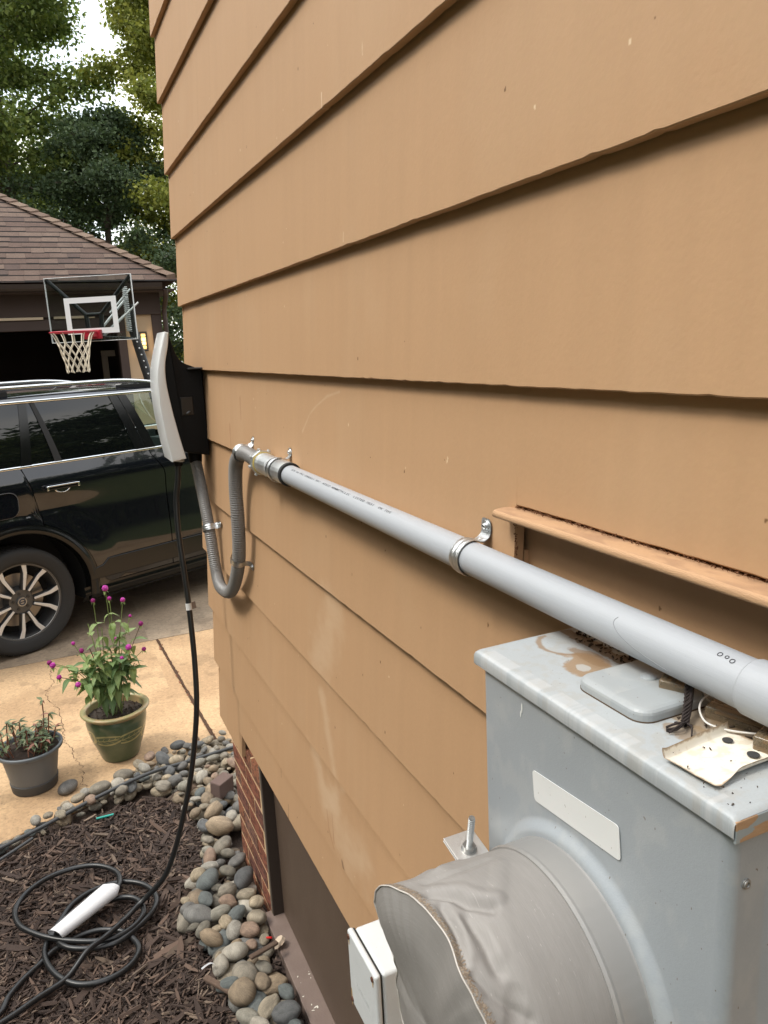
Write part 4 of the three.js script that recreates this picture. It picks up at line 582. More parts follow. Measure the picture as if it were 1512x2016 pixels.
single('bark_piece', (() => { const g = new RoundedBoxGeometry(0.135, 0.012, 0.032, 3, 0.005); const p = g.attributes.position; for (let i = 0; i < p.count; i++) { const x = p.getX(i); p.setY(i, p.getY(i) + 0.9 * x * x + 0.002 * (vn(x * 70, p.getZ(i) * 80) - 0.5)); p.setZ(i, p.getZ(i) * (1 - 0.4 * Math.abs(x) / 0.0675)); } g.rotateY(-0.95); g.rotateZ(-0.12); g.translate(-0.232, 0.055, -2.115); g.computeVertexNormals(); return g; })(), std([0.075, 0.05, 0.038], 0.9, { map: woodMap, color: lin(1.5, 1.3, 1.2) }), 'long curved bark piece lying between stones under the white strip', 'bark');
single('bark_piece', (() => { const g = new RoundedBoxGeometry(0.11, 0.010, 0.018, 3, 0.004); g.rotateY(0.35); g.rotateZ(-0.12); g.translate(-0.075, 0.088, -2.165); return g; })(), std([1.2, 1.0, 0.9], 0.9, { map: woodMap }), 'narrow dark bark splinter lying on top of the stones by the hatch sill', 'bark');
{ const g = new THREE.CylinderGeometry(0.021, 0.023, 0.012, 9); const p = g.attributes.position; for (let i = 0; i < p.count; i++) p.setXYZ(i, p.getX(i) * R(0.85, 1.1), p.getY(i), p.getZ(i) * R(0.85, 1.1)); g.rotateZ(0.5); g.rotateX(-0.35); g.translate(-0.010, 0.047, -2.222); g.computeVertexNormals(); single('wood_chip', toCreasedNormals(g, 0.4), std([0.50, 0.40, 0.30], 0.9), 'pale round wood chip at the end of the hatch sill', 'wood chip'); }
single('brick_chunk', (() => { const g = new RoundedBoxGeometry(0.085, 0.07, 0.07, 2, 0.006); const p = g.attributes.position; for (let i = 0; i < p.count; i++) p.setX(i, p.getX(i) + 0.25 * p.getY(i)); g.rotateY(0.5); g.rotateZ(0.15); g.translate(0.02, 0.09, -3.2); return g; })(), std([0.20, 0.135, 0.115], 0.9, { bumpMap: rep(FINE, 1), bumpScale: 0.004 }), 'broken pinkish brown paver chunk standing among the stones at the house corner', 'paver');
single('wire_marker', cyl([-0.045, 0.052, -2.255], [-0.032, 0.068, -2.228], 0.0035, 0.0035, 8), phys([0.55, 0.02, 0.02], 0.4), 'tiny red plastic bit in the gap by the hatch sill', 'plastic bit');

// ---------------------------------------------------------------- leaf shapes
function leafGeo(L, W, fold, droop, tip = 1.6) { // blade along +x from the origin, upper side +y
  return grid(6, 8, (u, v) => { const s = (u - 0.5) * 2, w = W * Math.pow(Math.sin(Math.PI * Math.pow(v, 0.72)), 1 / 1.15) * 0.5 + 0.0001; const y = fold * Math.abs(s) * w - droop * L * v * v + 0.015 * L * Math.sin(v * 16) * s * s; return [L * v * (1 - 0.18 * droop * v), y, s * w]; });
}
function leafMat(c, back = 0.35) { return phys([1, 1, 1], 0.55, { side: THREE.DoubleSide, transmission: back, thickness: 0, specularIntensity: 0.5, map: texture(64, 64, (u, v) => { const mid = Math.abs(u - 0.5), ve = Math.abs(((v * 7 + mid * 5) % 1) - 0.5); let k = 0.85 + 0.3 * fbm(u * 6, v * 6, 3); if (mid < 0.03) k *= 1.35; else if (ve < 0.06) k *= 1.12; return c.map((x) => x * k); }) }); }
function orient(m, p, dir, up = V(0, 1, 0)) { const x = dir.clone().normalize(), z = x.clone().cross(up).normalize(), y = z.clone().cross(x); m.quaternion.setFromRotationMatrix(new THREE.Matrix4().makeBasis(x, y, z)); m.position.copy(p); }

// green glazed pot with an incised leaf garland, globe amaranth growing in it
{
  const px = -0.358, pz = -3.905; const pot = thing('glazed_pot', 'green glazed ceramic pot with tan rim and etched leaf pattern on the patio', 'pot', [px, 0, pz]);
  pot.scale.setScalar(0.95); const prof = [[0.0, 0.004], [0.092, 0.002], [0.098, 0.008], [0.112, 0.05], [0.136, 0.12], [0.152, 0.185], [0.157, 0.225], [0.153, 0.252], [0.1525, 0.262]];
  const leafCol = (u, v) => { // stylised leaves round the belly: a thin pale line drawing
    const n = 7, cell = u * n, i = Math.floor(cell), fx = (cell - i - 0.5) * 2, fy = (v - 0.60) / 0.19; const up = i % 2 ? 1 : -1, rot = i % 2 ? 1.15 : 0.25; let X = fx * 0.62, Y = fy; const cx = X * Math.cos(rot) + Y * Math.sin(rot), cy = -X * Math.sin(rot) + Y * Math.cos(rot); if (Math.abs(cx) > 0.98) return 0; const w = 0.52 * Math.pow(Math.cos(cx * Math.PI / 2), 0.8) * (1 - 0.25 * cx); const d = Math.abs(Math.abs(cy) - w); if (d < 0.10) return 1; if (Math.abs(cy) < w) { if (Math.abs(cy) < 0.05 && cx < 0.6) return 0.9; const t = (cx * 3.2 - Math.abs(cy) * 2.2 + 10) % 1; if (Math.abs(cy) < w * 0.62 && t < 0.16 && cx < 0.5 && cx > -0.75) return 0.8; } return 0; };
  const glaze = texture(1024, 512, (u, v) => { const n = fbm(u * 9, v * 6, 5, 9, 6), s = vn(u * 160, v * 80, 160, 80); let c = mix3([0.045, 0.078, 0.042], [0.075, 0.105, 0.052], n).map((x) => x * (0.9 + 0.2 * s)); c = mix3(c, [0.34, 0.31, 0.13], 0.9 * leafCol(u, v) * (0.55 + 0.7 * fbm(u * 40, v * 30, 3))); if (v > 0.965) c = mix3(c, [0.36, 0.24, 0.12], 0.8); return c; });
  const body = new THREE.LatheGeometry(new THREE.CatmullRomCurve3(prof.map((p) => V(p[0], p[1], 0)), false, 'centripetal').getPoints(40).map((p) => new THREE.Vector2(Math.max(0, p.x), p.y)), 96); { const uv = body.attributes.uv, p = body.attributes.position; for (let i = 0; i < uv.count; i++) uv.setY(i, Math.min(1, p.getY(i) / 0.262)); }
  part('body', body, phys([1, 1, 1], 0.28, { map: glaze, clearcoat: 0.5, clearcoatRoughness: 0.15 }), pot);
  const rim = new THREE.LatheGeometry([[0.151, 0.258], [0.160, 0.262], [0.172, 0.268], [0.1785, 0.2755], [0.1785, 0.282], [0.172, 0.2875], [0.160, 0.288], [0.150, 0.284], [0.146, 0.276], [0.143, 0.20], [0.13, 0.2]].map((p) => new THREE.Vector2(...p)), 96);
  const rimTex = texture(512, 128, (u, v) => { const n = fbm(u * 30, v * 5, 4, 30, 5); return mix3([0.40, 0.285, 0.145], [0.30, 0.27, 0.13], sstep(0.4, 0.65, n)); }); part('rim', rim, phys([1, 1, 1], 0.35, { map: rimTex }), pot);
  const soil = grid(40, 40, (u, v) => { const a = u * 6.2832, r = v * 0.149; return [r * Math.cos(a), 0.243 + 0.012 * (fbm(r * Math.cos(a) * 30 + 9, r * Math.sin(a) * 30 + 9, 3) - 0.5), -r * Math.sin(a)]; }); part('potting_soil', soil, std([0.035, 0.025, 0.018], 1), pot);
  const gr = []; for (let i = 0; i < 320; i++) { const a = R(0, 6.28), r = 0.142 * Math.sqrt(rnd()), s = R(0.0025, 0.008); gr.push(xf(new THREE.TetrahedronGeometry(s, 0), [r * Math.cos(a), 0.245 + s * 0.4, r * Math.sin(a)], [R(0, 6), R(0, 6), R(0, 6)], [1, 0.7, R(1, 2)])); } const gm = part('soil_crumbs', gr, std([0.075, 0.055, 0.042], 1), pot); gm.userData.kind = 'stuff';
  // the plant: positions measured from the stems of the photo
  const plant = thing('flowering_plant', 'globe amaranth plant with purple round flowers growing in the green pot', 'plant', [px, 0, pz]);
  const mStem = std([0.16, 0.23, 0.06], 0.7), mOld = std([0.10, 0.07, 0.035], 0.85);
  const greens = [leafMat([0.17, 0.26, 0.09]), leafMat([0.24, 0.33, 0.12]), leafMat([0.12, 0.20, 0.075]), leafMat([0.25, 0.34, 0.11], 0.45)];
  const LG = [leafGeo(1, 0.54, 0.25, 0.35), leafGeo(1, 0.46, 0.35, 0.7), leafGeo(1, 0.58, 0.18, 0.2), leafGeo(1, 0.5, 0.3, 0.95)];
  const budG = (() => { const g = new THREE.IcosahedronGeometry(1, 3); const p = g.attributes.position; for (let i = 0; i < p.count; i++) { const x = p.getX(i), y = p.getY(i), z = p.getZ(i); const k = 1 + 0.16 * (vn((x + 2) * 9 + z * 4, (y + 2) * 9 + z * 5) - 0.5) * 2; p.setXYZ(i, x * k, y * k * 1.08, z * k); } g.computeVertexNormals(); return g; })();
  const mBud = [std([0.33, 0.012, 0.21], 0.75), std([0.22, 0.008, 0.12], 0.8), std([0.40, 0.03, 0.28], 0.7)];
  const W = (X, Y, Z = 0) => V(X - px, Y, Z);
  // [tip x, tip y, depth offset, flower radius]
  const stems = [[-0.331, 0.905, 0.02, 0.0145], [-0.395, 0.862, 0.05, 0.010], [-0.315, 0.835, -0.03, 0.010], [-0.255, 0.825, 0.0, 0.0115], [-0.185, 0.695, 0.03, 0.012], [-0.225, 0.715, -0.06, 0.008], [-0.262, 0.605, 0.09, 0.014], [-0.187, 0.565, 0.05, 0.0105], [-0.305, 0.61, -0.05, 0.011], [-0.30, 0.56, 0.1, 0.009], [-0.478, 0.615, 0.04, 0.011], [-0.51, 0.635, -0.03, 0.009], [-0.615, 0.565, 0.03, 0.0135], [-0.628, 0.578, 0.02, 0.011], [-0.595, 0.505, 0.05, 0.0115], [-0.515, 0.468, 0.10, 0.0125], [-0.37, 0.70, 0.0, 0], [-0.43, 0.72, -0.04, 0], [-0.29, 0.66, 0.0, 0], [-0.345, 0.60, 0.06, 0], [-0.41, 0.55, 0.05, 0], [-0.24, 0.50, 0.05, 0], [-0.47, 0.50, 0.02, 0], [-0.36, 0.46, 0.09, 0], [-0.44, 0.62, 0.05, 0], [-0.28, 0.55, 0.04, 0]];
  stems.forEach(([X, Y, dz, r], i) => {
    const base = V(R(-0.035, 0.04), 0.24, R(-0.03, 0.04)), tip = W(X, Y, dz), mid = base.clone().lerp(tip, 0.55); mid.y += 0.04 + 0.15 * Math.abs(tip.x - base.x); mid.x = mix(base.x, tip.x, 0.6); 
    const c = new THREE.CatmullRomCurve3([base, base.clone().lerp(mid, 0.5).add(V(R(-0.008, 0.008), 0.01, R(-0.008, 0.008))), mid, tip]);
    part('stem', new THREE.TubeGeometry(c, 24, r ? 0.0017 : 0.0022, 6), i % 5 === 4 ? mOld : mStem, plant);
    if (r) { const b = part('flower', budG, mBud[i % 3 === 1 ? 1 : i % 3 === 2 ? 0 : 2], plant); b.position.copy(tip); b.scale.setScalar(r); b.rotation.set(R(0, 3), R(0, 6), 0); for (const s of [0, 2.1, 4.2]) { const l = part('leaf', LG[1], greens[3], plant); orient(l, tip.clone().add(V(0, -r * 0.9, 0)), V(Math.cos(s + i), -0.25, Math.sin(s + i))); l.scale.set(r * 1.7, r * 1.7, r * 1.9); } }
    const nodes = r ? 5 : 6; for (let k = 0; k < nodes; k++) { const t = mix(0.36, r ? 0.9 : 1.0, (k + R(0, 0.35)) / nodes), p = c.getPoint(Math.min(1, t)), a = i * 2.4 + k * 1.57; const S = mix(0.092, 0.056, Math.min(1, Math.max(0, (p.y - 0.3) / 0.52))) * R(0.72, 1.12); for (const o of [0, Math.PI]) { if (rnd() < 0.16) continue; const l = part('leaf', LG[Math.floor(rnd() * 4)], greens[p.y > 0.62 ? (rnd() < 0.6 ? 3 : 1) : Math.floor(rnd() * 3)], plant); orient(l, p, V(Math.cos(a + o), R(-0.45, 0.45), Math.sin(a + o))); l.scale.set(S, S, S * R(0.85, 1.1)); } }
  });
}
// grey plastic pot at the left edge with a leggy red-stemmed plant
{
  const px = -0.768, pz = -3.80, pot = thing('plastic_pot', 'grey ribbed plastic pot with saucer base at the left edge of the photo', 'pot', [px, 0, pz]);
  const m = phys([0.14, 0.148, 0.152], 0.5, { bumpMap: rep(texture(512, 128, (u, v) => 0.5 + 0.5 * Math.sin(u * 2 * Math.PI * 240) * (v > 0.1 ? 1 : 0), false), 1, 1), bumpScale: 0.0006 });
  const L = (p, mm, n) => part(n, new THREE.LatheGeometry(p.map((q) => new THREE.Vector2(...q)), 90), mm, pot);
  L([[0.104, 0.046], [0.112, 0.09], [0.1225, 0.15], [0.131, 0.198]], m, 'body');
  L([[0.0, 0.002], [0.098, 0.001], [0.103, 0.005], [0.109, 0.046], [0.1085, 0.050], [0.104, 0.050]], phys([0.06, 0.06, 0.058], 0.6), 'saucer');
  L([[0.131, 0.196], [0.146, 0.1975], [0.1505, 0.201], [0.1515, 0.212], [0.149, 0.2165], [0.142, 0.2175], [0.1375, 0.213], [0.133, 0.19]], phys([0.12, 0.135, 0.145], 0.42), 'rim');
  part('potting_soil', grid(30, 20, (u, v) => { const a = u * 6.2832, r = v * 0.1365; return [r * Math.cos(a), 0.185 + 0.02 * fbm(r * Math.cos(a) * 26 + 9, r * Math.sin(a) * 26 + 19, 3), -r * Math.sin(a)]; }), std([0.032, 0.02, 0.014], 1), pot);
  const plant = thing('leggy_plant', 'small leggy plant with reddish stems growing in the grey pot', 'plant', [px, 0, pz]);
  const mS = std([0.20, 0.085, 0.05], 0.75), gl = [leafMat([0.14, 0.18, 0.085]), leafMat([0.23, 0.26, 0.15]), leafMat([0.08, 0.12, 0.06]), leafMat([0.27, 0.12, 0.085])];
  const LG = [leafGeo(1, 0.36, 0.3, 0.2), leafGeo(1, 0.30, 0.35, 0.5)]; const gs = mulberry(66);
  for (let i = 0; i < 34; i++) {
    const a = R(0, 6.28, gs), r0 = 0.115 * Math.sqrt(gs()), base = V(r0 * Math.cos(a), 0.20, r0 * Math.sin(a)); const tall = i < 3 ? 1 : i < 12 ? 0.6 : 0.3; const h = tall * R(0.16, 0.20, gs) + 0.02; if (i < 3) base.set([0.055, 0.085, -0.12][i], 0.2, [-0.04, 0.03, 0.03][i]); const tip = base.clone().add(V(R(-0.03, 0.03, gs) + base.x * 0.25, i < 2 ? 0.215 - i * 0.04 : h, R(-0.03, 0.03, gs))); const mid = base.clone().lerp(tip, 0.5).add(V(R(-0.012, 0.012, gs), 0, R(-0.012, 0.012, gs)));
    const c = new THREE.CatmullRomCurve3([base, mid, tip]); part('stem', new THREE.TubeGeometry(c, 10, 0.0032, 6), mS, plant);
    const n = i < 12 ? 7 : 9; for (let k = 0; k < n; k++) { const t = k < n - 4 ? R(0.25, 0.9, gs) : 1, p = c.getPoint(t), an = R(0, 6.28, gs), S = R(0.026, 0.052, gs) * (i < 3 && t < 1 ? 0.6 : 1); const l = part('leaf', LG[k % 2], gl[gs() < 0.06 ? 3 : Math.floor(gs() * 3)], plant); orient(l, p, V(Math.cos(an), R(-0.35, 0.7, gs), Math.sin(an))); l.scale.setScalar(S); }
  }
}
// ---------------------------------------------------------------- the parked dark estate car / SUV (x forward, z to its right side, origin under the rear axle)
{
  const car = thing('parked_car', 'black SUV with chrome window trim and roof rails parked on the driveway', 'car', [-1.171, -0.004, -6.56]); car.rotation.y = 24.5 * Math.PI / 180;
  const paint = phys([0.005, 0.006, 0.009], 0.1, { clearcoat: 1, clearcoatRoughness: 0.02, specularIntensity: 0.55 });
  const gloss = phys([0.004, 0.0045, 0.005], 0.2, { specularIntensity: 0.9 }), matte = std([0.012, 0.012, 0.012], 0.75), seal = std([0.003, 0.003, 0.003], 0.8);
  const chrome = std([0.82, 0.83, 0.84], 0.13, { metalness: 1 }), rail = std([0.66, 0.67, 0.68], 0.26, { metalness: 1 });
  const privacy = phys([0.004, 0.005, 0.005], 0.02, { specularIntensity: 1.0, ior: 1.55 }), clearG = phys([0.72, 0.86, 0.82], 0.01, { transmission: 1, thickness: 0, ior: 1.5 });
  const endIn = (x) => 0.34 * Math.pow(Math.max(0, (-0.45 - x) / 0.55), 2.4) + 0.42 * Math.pow(Math.max(0, (x - 3.25) / 0.85), 2.4);
  const sideZ = (x, y) => { let z; if (y < 0.62) z = mix(0.945, 0.970, sstep(0.34, 0.62, y)); else if (y < 0.95) z = mix(0.970, 0.962, sstep(0.62, 0.95, y)); else if (y < 1.185) z = mix(0.962, 0.976, sstep(0.95, 1.185, y)); else if (y < 1.212) z = mix(0.976, 0.969, (y - 1.185) / 0.027); else z = mix(0.969, 0.918, (y - 1.212) / 0.098); const fl = Math.max(Math.hypot(x, y - 0.375) < 0.78 ? sstep(0.78, 0.56, Math.hypot(x, y - 0.375)) : 0, sstep(0.78, 0.56, Math.hypot(x - 2.984, y - 0.375))); return z + 0.012 * fl * (y < 0.97 ? 1 : 0) - endIn(x); };
  const RA = 0.545, arch = (x, cx) => Math.abs(x - cx) < RA ? 0.375 + Math.sqrt(RA * RA - (x - cx) * (x - cx)) : 0;
  const ySteps = (a, b) => { const o = []; const N = 26; for (let i = 0; i <= N; i++) o.push(mix(a, b, i / N)); return o; };
  const knots = [0.345, 0.4, 0.5, 0.62, 0.75, 0.86, 0.95, 1.02, 1.08, 1.13, 1.17, 1.183, 1.19, 1.2, 1.212, 1.225, 1.25, 1.28, 1.30];
  const both = (f) => [f(1), f(-1)];
  const mirror = (g, s) => { if (s > 0) return g; const h = g.clone(); h.scale(1, 1, -1); const n = h.index ? h.toNonIndexed() : h; const p = n.attributes.position; for (const k of Object.keys(n.attributes)) { const A = n.attributes[k], z = A.itemSize; for (let i = 0; i < A.count; i += 3) for (let c = 0; c < z; c++) { const t = A.array[(i + 1) * z + c]; A.array[(i + 1) * z + c] = A.array[(i + 2) * z + c]; A.array[(i + 2) * z + c] = t; } } return n; };
  const colPanel = (x0, x1, nx, lo, hi) => grid(nx, 40, (u, v) => { const x = mix(x0, x1, u), a = lo(x), b = hi(x); let y; if (a < 0.35) { const t = v * (knots.length - 1), i = Math.min(knots.length - 2, Math.floor(t)); y = mix(knots[i], knots[i + 1], t - i); y = Math.min(b, Math.max(a, y)); } else { const w = Math.pow(v, 0.8); y = mix(a, b, w); } return [x, y, sideZ(x, y), x, y]; });
  const rowPanel = (xl, xr, y0, y1) => grid(40, 60, (u, v) => { const y = mix(y0, y1, v), x = mix(xl(y), xr(y), u); return [x, y, sideZ(x, y), x, y]; });
  const TOPY = 1.302, rdx = (y) => Math.max(y > 0.93 ? 0.127 + (TOPY - y) * 0.21 : 0, y < 0.94 ? Math.sqrt(Math.max(0, 0.565 * 0.565 - (y - 0.375) * (y - 0.375))) : 0, 0.127 + (TOPY - Math.max(y, 0.93)) * 0.21);
  const qHi = (x) => x < 0.122 ? TOPY : Math.max(0.93, TOPY - (x - 0.122) / 0.21);
  for (const s of [1, -1]) {
    const q = merge([mirror(colPanel(-0.90, 0.20, 80, (x) => Math.max(0.40, arch(x, 0)), qHi), s), mirror(grid(24, 12, (u, v) => { const a = mix(68, -4, u) * Math.PI / 180, r = mix(RA, 0.5605, v); const x = r * Math.cos(a), y = 0.375 + r * Math.sin(a); return [x, y, sideZ(x, y)]; }), -s * -1 * 1)]);
    part('rear_quarter_panel', q, paint, car);
    const d = part('rear_door', mirror(rowPanel(rdx, (y) => 1.118 + 0.09 * sstep(1.30, 1.10, y), 0.352, TOPY), s), paint, car);
    part('front_door', mirror(rowPanel((y) => 1.126 + 0.09 * sstep(1.30, 1.10, y), (y) => 2.28 - 0.08 * (y - 0.35), 0.352, TOPY), s), paint, car);
    part('front_fender', mirror(colPanel(2.20, 3.95, 100, (x) => x < 2.43 ? 0.36 : Math.max(0.42, arch(x, 2.984)), (x) => mix(1.26, 0.98, sstep(2.2, 3.95, x))), s), paint, car);
    const hb = (x, y) => [xf(new RoundedBoxGeometry(0.235, 0.030, 0.020, 3, 0.009), [x, y, sideZ(x, y) + 0.030]), xf(new RoundedBoxGeometry(0.02, 0.03, 0.03, 2, 0.006), [x - 0.1, y, sideZ(x, y) + 0.014]), xf(new RoundedBoxGeometry(0.02, 0.03, 0.03, 2, 0.006), [x + 0.1, y, sideZ(x, y) + 0.014])];
    if (s > 0) { part('door_handle', merge(hb(0.362, 1.150)), gloss, d); part('handle_trim', merge([xf(new RoundedBoxGeometry(0.225, 0.010, 0.012, 2, 0.004), [0.362, 1.163, sideZ(0.3, 1.16) + 0.036]), xf(new RoundedBoxGeometry(0.016, 0.034, 0.03, 2, 0.006), [0.250, 1.150, sideZ(0.3, 1.15) + 0.028]), xf(new RoundedBoxGeometry(0.016, 0.034, 0.03, 2, 0.006), [0.476, 1.150, sideZ(0.3, 1.15) + 0.028])]), chrome, d); part('handle_cup', xf(new THREE.TorusGeometry(0.05, 0.007, 8, 30, Math.PI), [0.37, 1.128, sideZ(0.37, 1.12) + 0.002], [0, 0, Math.PI], [1, 0.45, 1]), chrome, d);
      part('fuel_door', (() => { const g = extrude(rrect(0.21, 0.17, 0.06), 0.004, 0.0015); g.translate(-0.055, 1.075, sideZ(-0.05, 1.08) + 0.001); return g; })(), paint, car); part('fuel_door_gap', (() => { const o = rrect(0.214, 0.174, 0.062, 8).map((p) => V(p[0] - 0.055, p[1] + 1.075, sideZ(p[0] - 0.055, p[1] + 1.075) + 0.004)); return new THREE.TubeGeometry(new THREE.CatmullRomCurve3(o, true, 'centripetal'), 120, 0.0022, 6, true); })(), std([0.10, 0.105, 0.11], 0.4), car); }
    else { part('door_handle', mirror(merge(hb(0.362, 1.150)), s), chrome, d); }
    // lower cladding strip with a stepped start, and the sill
    const mold = extrude([[0.487, 0.412], [2.30, 0.412], [2.30, 0.553], [0.645, 0.553], [0.60, 0.512], [0.49, 0.490]], 0.022, 0.006, 3); mold.translate(0, 0, 0.958); part('door_cladding', mirror(mold, s), gloss, car);
    part('sill', mirror(grid(30, 12, (u, v) => { const x = mix(0.44, 2.50, u), t = v; return [x, mix(0.235, 0.366, t), 0.875 + 0.085 * Math.sin(Math.min(1, t * 1.25) * Math.PI * 0.62)]; }), s), gloss, car);
    // wheel arch flares
    for (const cx of [0, 2.984]) { const fl = grid(70, 10, (u, v) => { const a = mix(-8, 188, u) * Math.PI / 180, k = v, r = mix(0.483, 0.553, k), bulge = 0.016 * Math.sin(Math.min(1, k * 1.15) * Math.PI * 0.85), x = cx + r * Math.cos(a), y = 0.375 + r * Math.sin(a); const zz = sideZ(x, Math.max(0.36, y)); return [x, y, zz + bulge - (k < 0.05 ? 0.06 : 0)]; }); part('wheel_arch', mirror(fl, -s), gloss, car); }
    // side glass lies on a leaning plane between belt and roof line
    const P = (x, t, o = 0) => [x, mix(1.318, 1.732, t), mix(0.912, 0.762, t) + 0.014 * Math.sin(t * Math.PI) + o];
    const pane = (b0, b1, t0, t1, o, n = 12) => mirror(grid(n, n, (u, v) => P(mix(mix(b0, t0, v), mix(b1, t1, v), u), v, o)), s);
    part('quarter_window', pane(-0.80, 0.128, -0.42, 0.236, 0.002), privacy, car);
    part('pillar', merge([pane(0.128, 0.205, 0.236, 0.290, 0.006, 6)]), gloss, car);
    part('door_window', pane(0.208, 0.372, 0.293, 0.318, 0.0, 6), privacy, car);
    part('window_divider', pane(0.372, 0.424, 0.318, 0.350, 0.006, 6), matte, car);
    part('door_window', pane(0.424, 1.012, 0.350, 0.925, 0.0), privacy, car);
    part('pillar', merge([pane(1.012, 1.098, 0.925, 0.995, 0.006, 6), pane(1.102, 1.185, 1.0, 1.07, 0.006, 6)]), gloss, car);
    part('front_window', pane(1.186, 2.38, 1.072, 1.86, 0.0), clearG, car);
    const strip = (p, r1, r2) => mirror(new THREE.TubeGeometry(new THREE.CatmullRomCurve3(p.map((q) => V(...q))), 40, r1, 8), s);
    part('window_trim', merge([mirror(grid(40, 6, (u, v) => { const x = mix(-0.84, 2.38, u), a = v * Math.PI; return [x, 1.309 + 0.011 * -Math.cos(a), 0.914 + 0.007 * Math.sin(a)]; }), s), mirror(grid(60, 6, (u, v) => { const x = mix(-0.50, 1.95, u), a = v * Math.PI, dy = -0.10 * Math.pow(Math.max(0, (x - 1.2) / 0.9), 2) - 0.06 * Math.pow(Math.max(0, (-x) / 0.6), 2); return [x, 1.743 + dy + 0.010 * -Math.cos(a), 0.760 + 0.006 * Math.sin(a)]; }), s)]), chrome, car);
    const railY = (x) => 1.842 - 0.05 * Math.pow(Math.max(0, (x - 0.95) / 0.5), 2.2) - 0.045 * Math.pow(Math.max(0, (-0.35 - x) / 0.4), 2.2);
    const rp = []; for (let i = 0; i <= 40; i++) { const x = mix(-0.80, 1.50, i / 40); rp.push([x, railY(x), 0.655]); }
    part('roof_rail', strip(rp, 0.0165), rail, car);
    part('rail_foot', mirror(merge([box(1.06, 1.42, 1.755, 1.806, 0.645, 0.668, 0.008), box(0.02, 0.22, 1.775, 1.822, 0.645, 0.668, 0.008), box(-0.78, -0.62, 1.72, 1.80, 0.645, 0.668, 0.008)]), s), matte, car);
  }
  // roof, windscreen, bonnet, tail, floor and cabin
  const roofY = (x) => 1.752 + 0.045 * (1 - Math.pow((x - 0.55) / 1.5, 2)) - 0.06 * Math.pow(Math.max(0, (x - 1.3) / 0.7), 2);
  part('roof', grid(40, 40, (u, v) => { const x = mix(-0.62, 1.95, u), t = mix(-1, 1, v); return [x, roofY(x) + 0.035 - 0.055 * Math.pow(Math.abs(t), 3.2) - 0.028 * Math.pow(Math.abs(t), 14), 0.757 * t]; }), paint, car);
  part('windscreen', grid(10, 16, (u, v) => { const t = mix(-1, 1, v), k = u; return [mix(1.93, 2.62, k) - 0.10 * t * t, mix(1.70, 1.23, k) - 0.02 * t * t, mix(0.74, 0.86, k) * t]; }), clearG, car);
  part('rear_window', grid(8, 16, (u, v) => { const t = mix(-1, 1, v); return [mix(-0.62, -0.86, u) + 0.06 * t * t, mix(1.70, 1.28, u), mix(0.72, 0.86, u) * t]; }), privacy, car);
  part('bonnet', grid(30, 24, (u, v) => { const x = mix(2.45, 3.95, u), t = mix(-1, 1, v); return [x - 0.12 * t * t * u, mix(1.27, 1.0, Math.pow(u, 1.6)) - 0.035 * t * t, (0.93 - endIn(x)) * t]; }), paint, car);
  part('front_end', grid(20, 24, (u, v) => { const t = mix(-1, 1, v), y = mix(0.28, 1.0, u); return [3.97 - 0.10 * t * t + 0.03 * Math.sin(u * 3), y, 0.56 * t * (1 + 0.05 * u)]; }), gloss, car);
  part('tailgate', grid(20, 24, (u, v) => { const t = mix(-1, 1, v), y = mix(0.32, 1.29, u); return [-0.92 - 0.05 * Math.sin(u * 2.6) + 0.10 * t * t, y, (0.78 + 0.06 * u) * t]; }), paint, car);
  for (const s of [-1, 1]) { part('tail_light', box(-0.93, -0.84, 0.95, 1.55, s > 0 ? 0.66 : -0.82, s > 0 ? 0.82 : -0.66, 0.02), phys([0.30, 0.01, 0.01], 0.15), car); part('headlight', box(3.62, 3.86, 0.80, 0.92, s > 0 ? 0.55 : -0.74, s > 0 ? 0.74 : -0.55, 0.03), phys([0.5, 0.52, 0.55], 0.1), car); }
  part('underbody', [box(0.60, 2.40, 0.24, 0.42, -0.90, 0.90), box(-0.85, 3.9, 0.26, 0.5, -0.62, 0.62), box(-0.88, 0.60, 0.94, 1.0, -0.9, 0.9), box(-0.86, 1.06, 0.5, 1.29, -0.60, 0.60), box(-0.92, -0.52, 0.36, 0.9, -0.85, 0.85), box(2.45, 3.7, 0.9, 0.95, -0.85, 0.85)], seal, car);
  part('cabin_lining', [box(-0.6, 1.05, 1.3, 1.66, -0.68, 0.68), box(0.62, 2.55, 0.42, 0.48, -0.88, 0.88), box(0.55, 2.3, 0.48, 1.27, 0.84, 0.90), box(0.55, 2.3, 0.48, 1.27, -0.90, -0.84), box(2.2, 2.6, 0.9, 1.2, -0.84, 0.84)], std([0.02, 0.02, 0.02], 0.9), car);
  for (const z of [-0.38, 0.38]) part('front_seat', [box(1.15, 1.62, 0.55, 0.78, z - 0.26, z + 0.26, 0.06), xf(new RoundedBoxGeometry(0.14, 0.62, 0.5, 3, 0.05), [1.16, 1.06, z], [0, 0, 0.2])], std([0.03, 0.03, 0.032], 0.8), car);
  // wheels: tyre, dark barrel, five pairs of two-tone spokes
  const tyreP = [[0.262, -0.10], [0.29, -0.118], [0.345, -0.127], [0.368, -0.118], [0.3775, -0.095], [0.379, 0], [0.3775, 0.095], [0.368, 0.118], [0.345, 0.127], [0.29, 0.118], [0.276, 0.106], [0.268, 0.095], [0.262, 0.08]];
  const tyreG = new THREE.LatheGeometry(new THREE.CatmullRomCurve3(tyreP.map((p) => V(p[0], p[1], 0)), false, 'centripetal').getPoints(70).map((p) => new THREE.Vector2(p.x, p.y)), 90).rotateX(Math.PI / 2);
  const tread = []; for (let i = 0; i < 72; i++) { const a = i / 72 * 6.2832; for (const z of [-0.066, 0.0, 0.066]) tread.push(xf(new THREE.BoxGeometry(0.022, 0.006, 0.052), [0.3795 * Math.cos(a), 0.3795 * Math.sin(a), z], [0, 0, a + Math.PI / 2])); }
